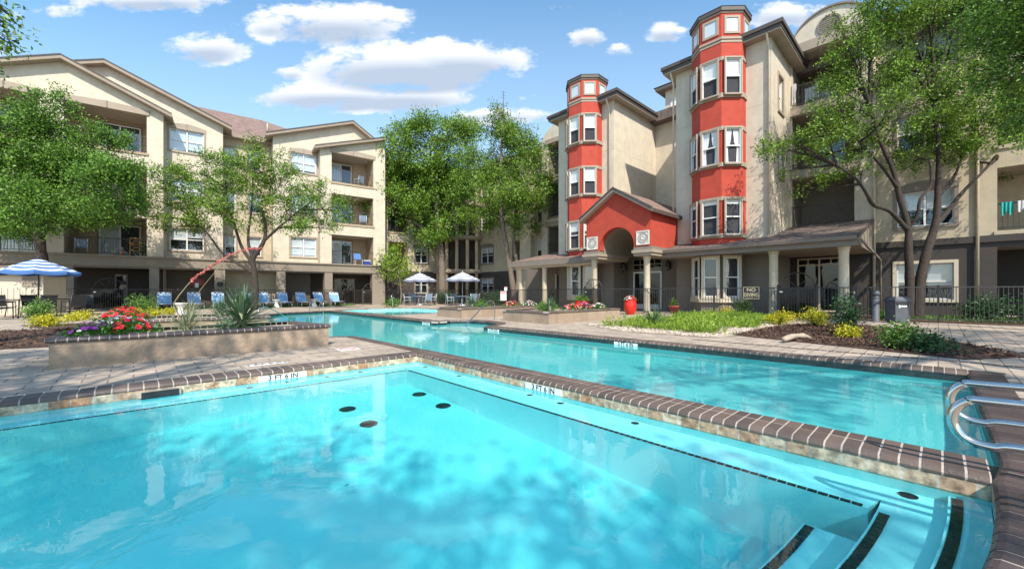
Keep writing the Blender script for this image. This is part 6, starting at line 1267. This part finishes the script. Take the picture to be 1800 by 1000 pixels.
zb_ = 3.3; drape('teal towel hung over the balcony rail at the far right', FB, FB.s(1759), FB.s(1782), .02, zb_ + 1.04, .5, TEAL); drape('white towel hung over the balcony rail at the far right', FB, FB.s(1788), FB.s(1815), .02, zb_ + 1.04, .42, CLO)
drape('washing hung at the left end of the top balcony beside the red tower', FB, FB.s(1393), FB.s(1400), .04, 11.15, .95, CLO, 'laundry', 'laundry')
def blue_chair(label, s, p, z):
    t = thing('balcony_chair', label, 'chair', FL.P(s, p, z)); F = Frame((0, 0), FL.e)
    for a in (-.28, .25):
        for b in (-.25, .22): m = MB(); m.fbox(F, a, b, 0, a + .035, b + .035, .4, WHITE); m.build('leg', t)
    m = MB(); m.fbox(F, -.29, -.26, .40, .29, .27, .46, BLUF); m.build('seat', t); m = MB(); m.hexa([F.P(a, b, c) for a, b, c in ((-.29, -.2, .46), (.29, -.2, .46), (.29, -.26, .46), (-.29, -.26, .46), (-.29, -.38, .95), (.29, -.38, .95), (.29, -.44, .95), (-.29, -.44, .95))], BLUF); m.build('backrest', t)
blue_chair('blue cushioned chair on the lowest balcony by the corner', FL.s(630, .4), .35, 3.26)
m = MB(); m.box(-.26, -.18, 0, .26, .18, .32, mat('cooler_blue', (.03, .06, .33), .4, .1, 5)); m.box(-.27, -.19, .32, .27, .19, .4, WHITE); tag(m.build('cooler', None, FL.P(FL.s(645, .45), .45, 3.26), R(-7)), 'dark blue cool box with a white lid on the lowest corner balcony', 'cool box')
s_ = FL.s(239, .55); t = thing('lattice_shelf', 'honey coloured lattice plant stand on the lower left balcony', 'plant stand', FL.P(s_, .55, 3.26)); F = Frame((0, 0), FL.e); m = MB()
for a in (-.28, .24): m.fbox(F, a, 0, 0, a + .04, .04, 1.12, WOODY)
for z in (.3, .7, 1.08): m.fbox(F, -.28, 0, z, .28, .04, z + .04, WOODY)
m.build('frame', t); m = MB()
for z0, z1 in ((.34, .7), (.74, 1.08)):
    for a, b in ((-.24, .24), (.24, -.24)): m.hexa([F.P(x, p_, z) for p_ in (.01, .03) for x, z in ((a - .02, z0), (a + .02, z0), (b + .02, z1), (b - .02, z1))], WOODY)
m.build('lattice', t)
s_ = FL.s(214, .5); t = thing('toy_parasol', 'small folded rainbow striped parasol lying on the lower left balcony', 'toy parasol', FL.P(s_, .45, 3.26)); cols = [TEAL, FL_RED, mat('toy_yellow', (.6, .4, .02), .8, .1, 5), BLUF]; m = MB(); n = 12
for i in range(n):
    a0, a1 = math.pi * i / n, math.pi * (i + 1) / n; m.add([(0, 0, .42), (.42 * math.cos(a0), -.1 - .25 * math.sin(a0), .04), (.42 * math.cos(a1), -.1 - .25 * math.sin(a1), .04), (.42 * math.cos(a1), .15, .04), (.42 * math.cos(a0), .15, .04)], [(0, 1, 2), (0, 3, 4)], cols[i % 4])
m.build('canopy', t); m = MB(); m.tube([(0, 0, .42), (0, .1, .02)], .012, WHITE, 6); m.build('stick', t)
shrub('potted green plant at the end of the lower left balcony', FL.P(FL.s(251, .5), .5, 3.26), .25, .8, .09, LF_DK, cat='pot plant')
m = MB(); a_ = at(885, 178, 41); m.tube([(0, 0, -2.2), (0, 0, 1.0)], .03, FASCIA, 6)
for z in (.9, .6, .3): m.tube([(-.35 + .1 * z, 0, z), (.35 - .1 * z, 0, z)], .012, FASCIA, 5)
tag(m.build('antenna', None, (a_.x, a_.y, a_.z)), 'thin rooftop antenna above the tall oak', 'antenna')
# hedging behind the right hand fence and by the corner
for i, (x, y, r, h, lb) in enumerate(((21.6, -1.0, .7, .75, 'dark hedge shrub behind the fence under the right hand window'), (21.9, -2.6, .8, .7, 'dark hedge shrub behind the fence at the right hand corner of the window'), (21.4, -4.6, .8, .85, 'dark hedge shrub behind the fence at the right edge'), (20.9, 17.6, .9, .9, 'dark shrub behind the fence left of the porch columns'), (20.6, 24.0, 1.0, 1.0, 'dark hedge shrub behind the rules board'), (19.6, 28.8, 1.0, .95, 'dark hedge shrub behind the pale parasols'))): shrub(lb, (x, y, 0), r, h, .10, LF_DK)
n = 5000; xs = rng.uniform(20.4, 23, n); ys = rng.uniform(-7, 1.6, n); d = unit(rng.normal(size=(n, 3)) * .6 + np.array([0, 0, .8])); V, Fq = leaf_quads(np.stack([xs, ys, np.full(n, .01)], 1), d, unit(rng.normal(size=(n, 3))), rng.uniform(.06, .2, n), rng.uniform(.02, .05, n)); tag(npmesh('fence_foot_grass', V, Fq, LF_SHR), 'low green ground cover along the fence foot', 'ground cover', kind='stuff')
n = 5000; xs = rng.uniform(-.5, 12.5, n); ys = rng.uniform(30.9, 32.0, n); d = unit(rng.normal(size=(n, 3)) * .6 + np.array([0, 0, .8])); V, Fq = leaf_quads(np.stack([xs, ys, np.full(n, .01)], 1), d, unit(rng.normal(size=(n, 3))), rng.uniform(.06, .2, n), rng.uniform(.02, .05, n)); tag(npmesh('lounger_strip_grass', V, Fq, LF_SHR), 'strip of grass under the row of loungers', 'grass', kind='stuff')
p = G(1395, 601); m = MB(); m.tube(curve([(-.35, .1, .05), (0, 0, .10), (.3, -.12, .09), (.5, -.2, .03)], 5), [.04, .05, .055, .06, .055, .05, .045, .045, .05, .055, .05, .04, .035, .03, .025, .02], LOGM, 9); tag(m.build('driftwood', None, (p[0], p[1], .02)), 'grey weathered log lying between the green bed and the mulch', 'log')
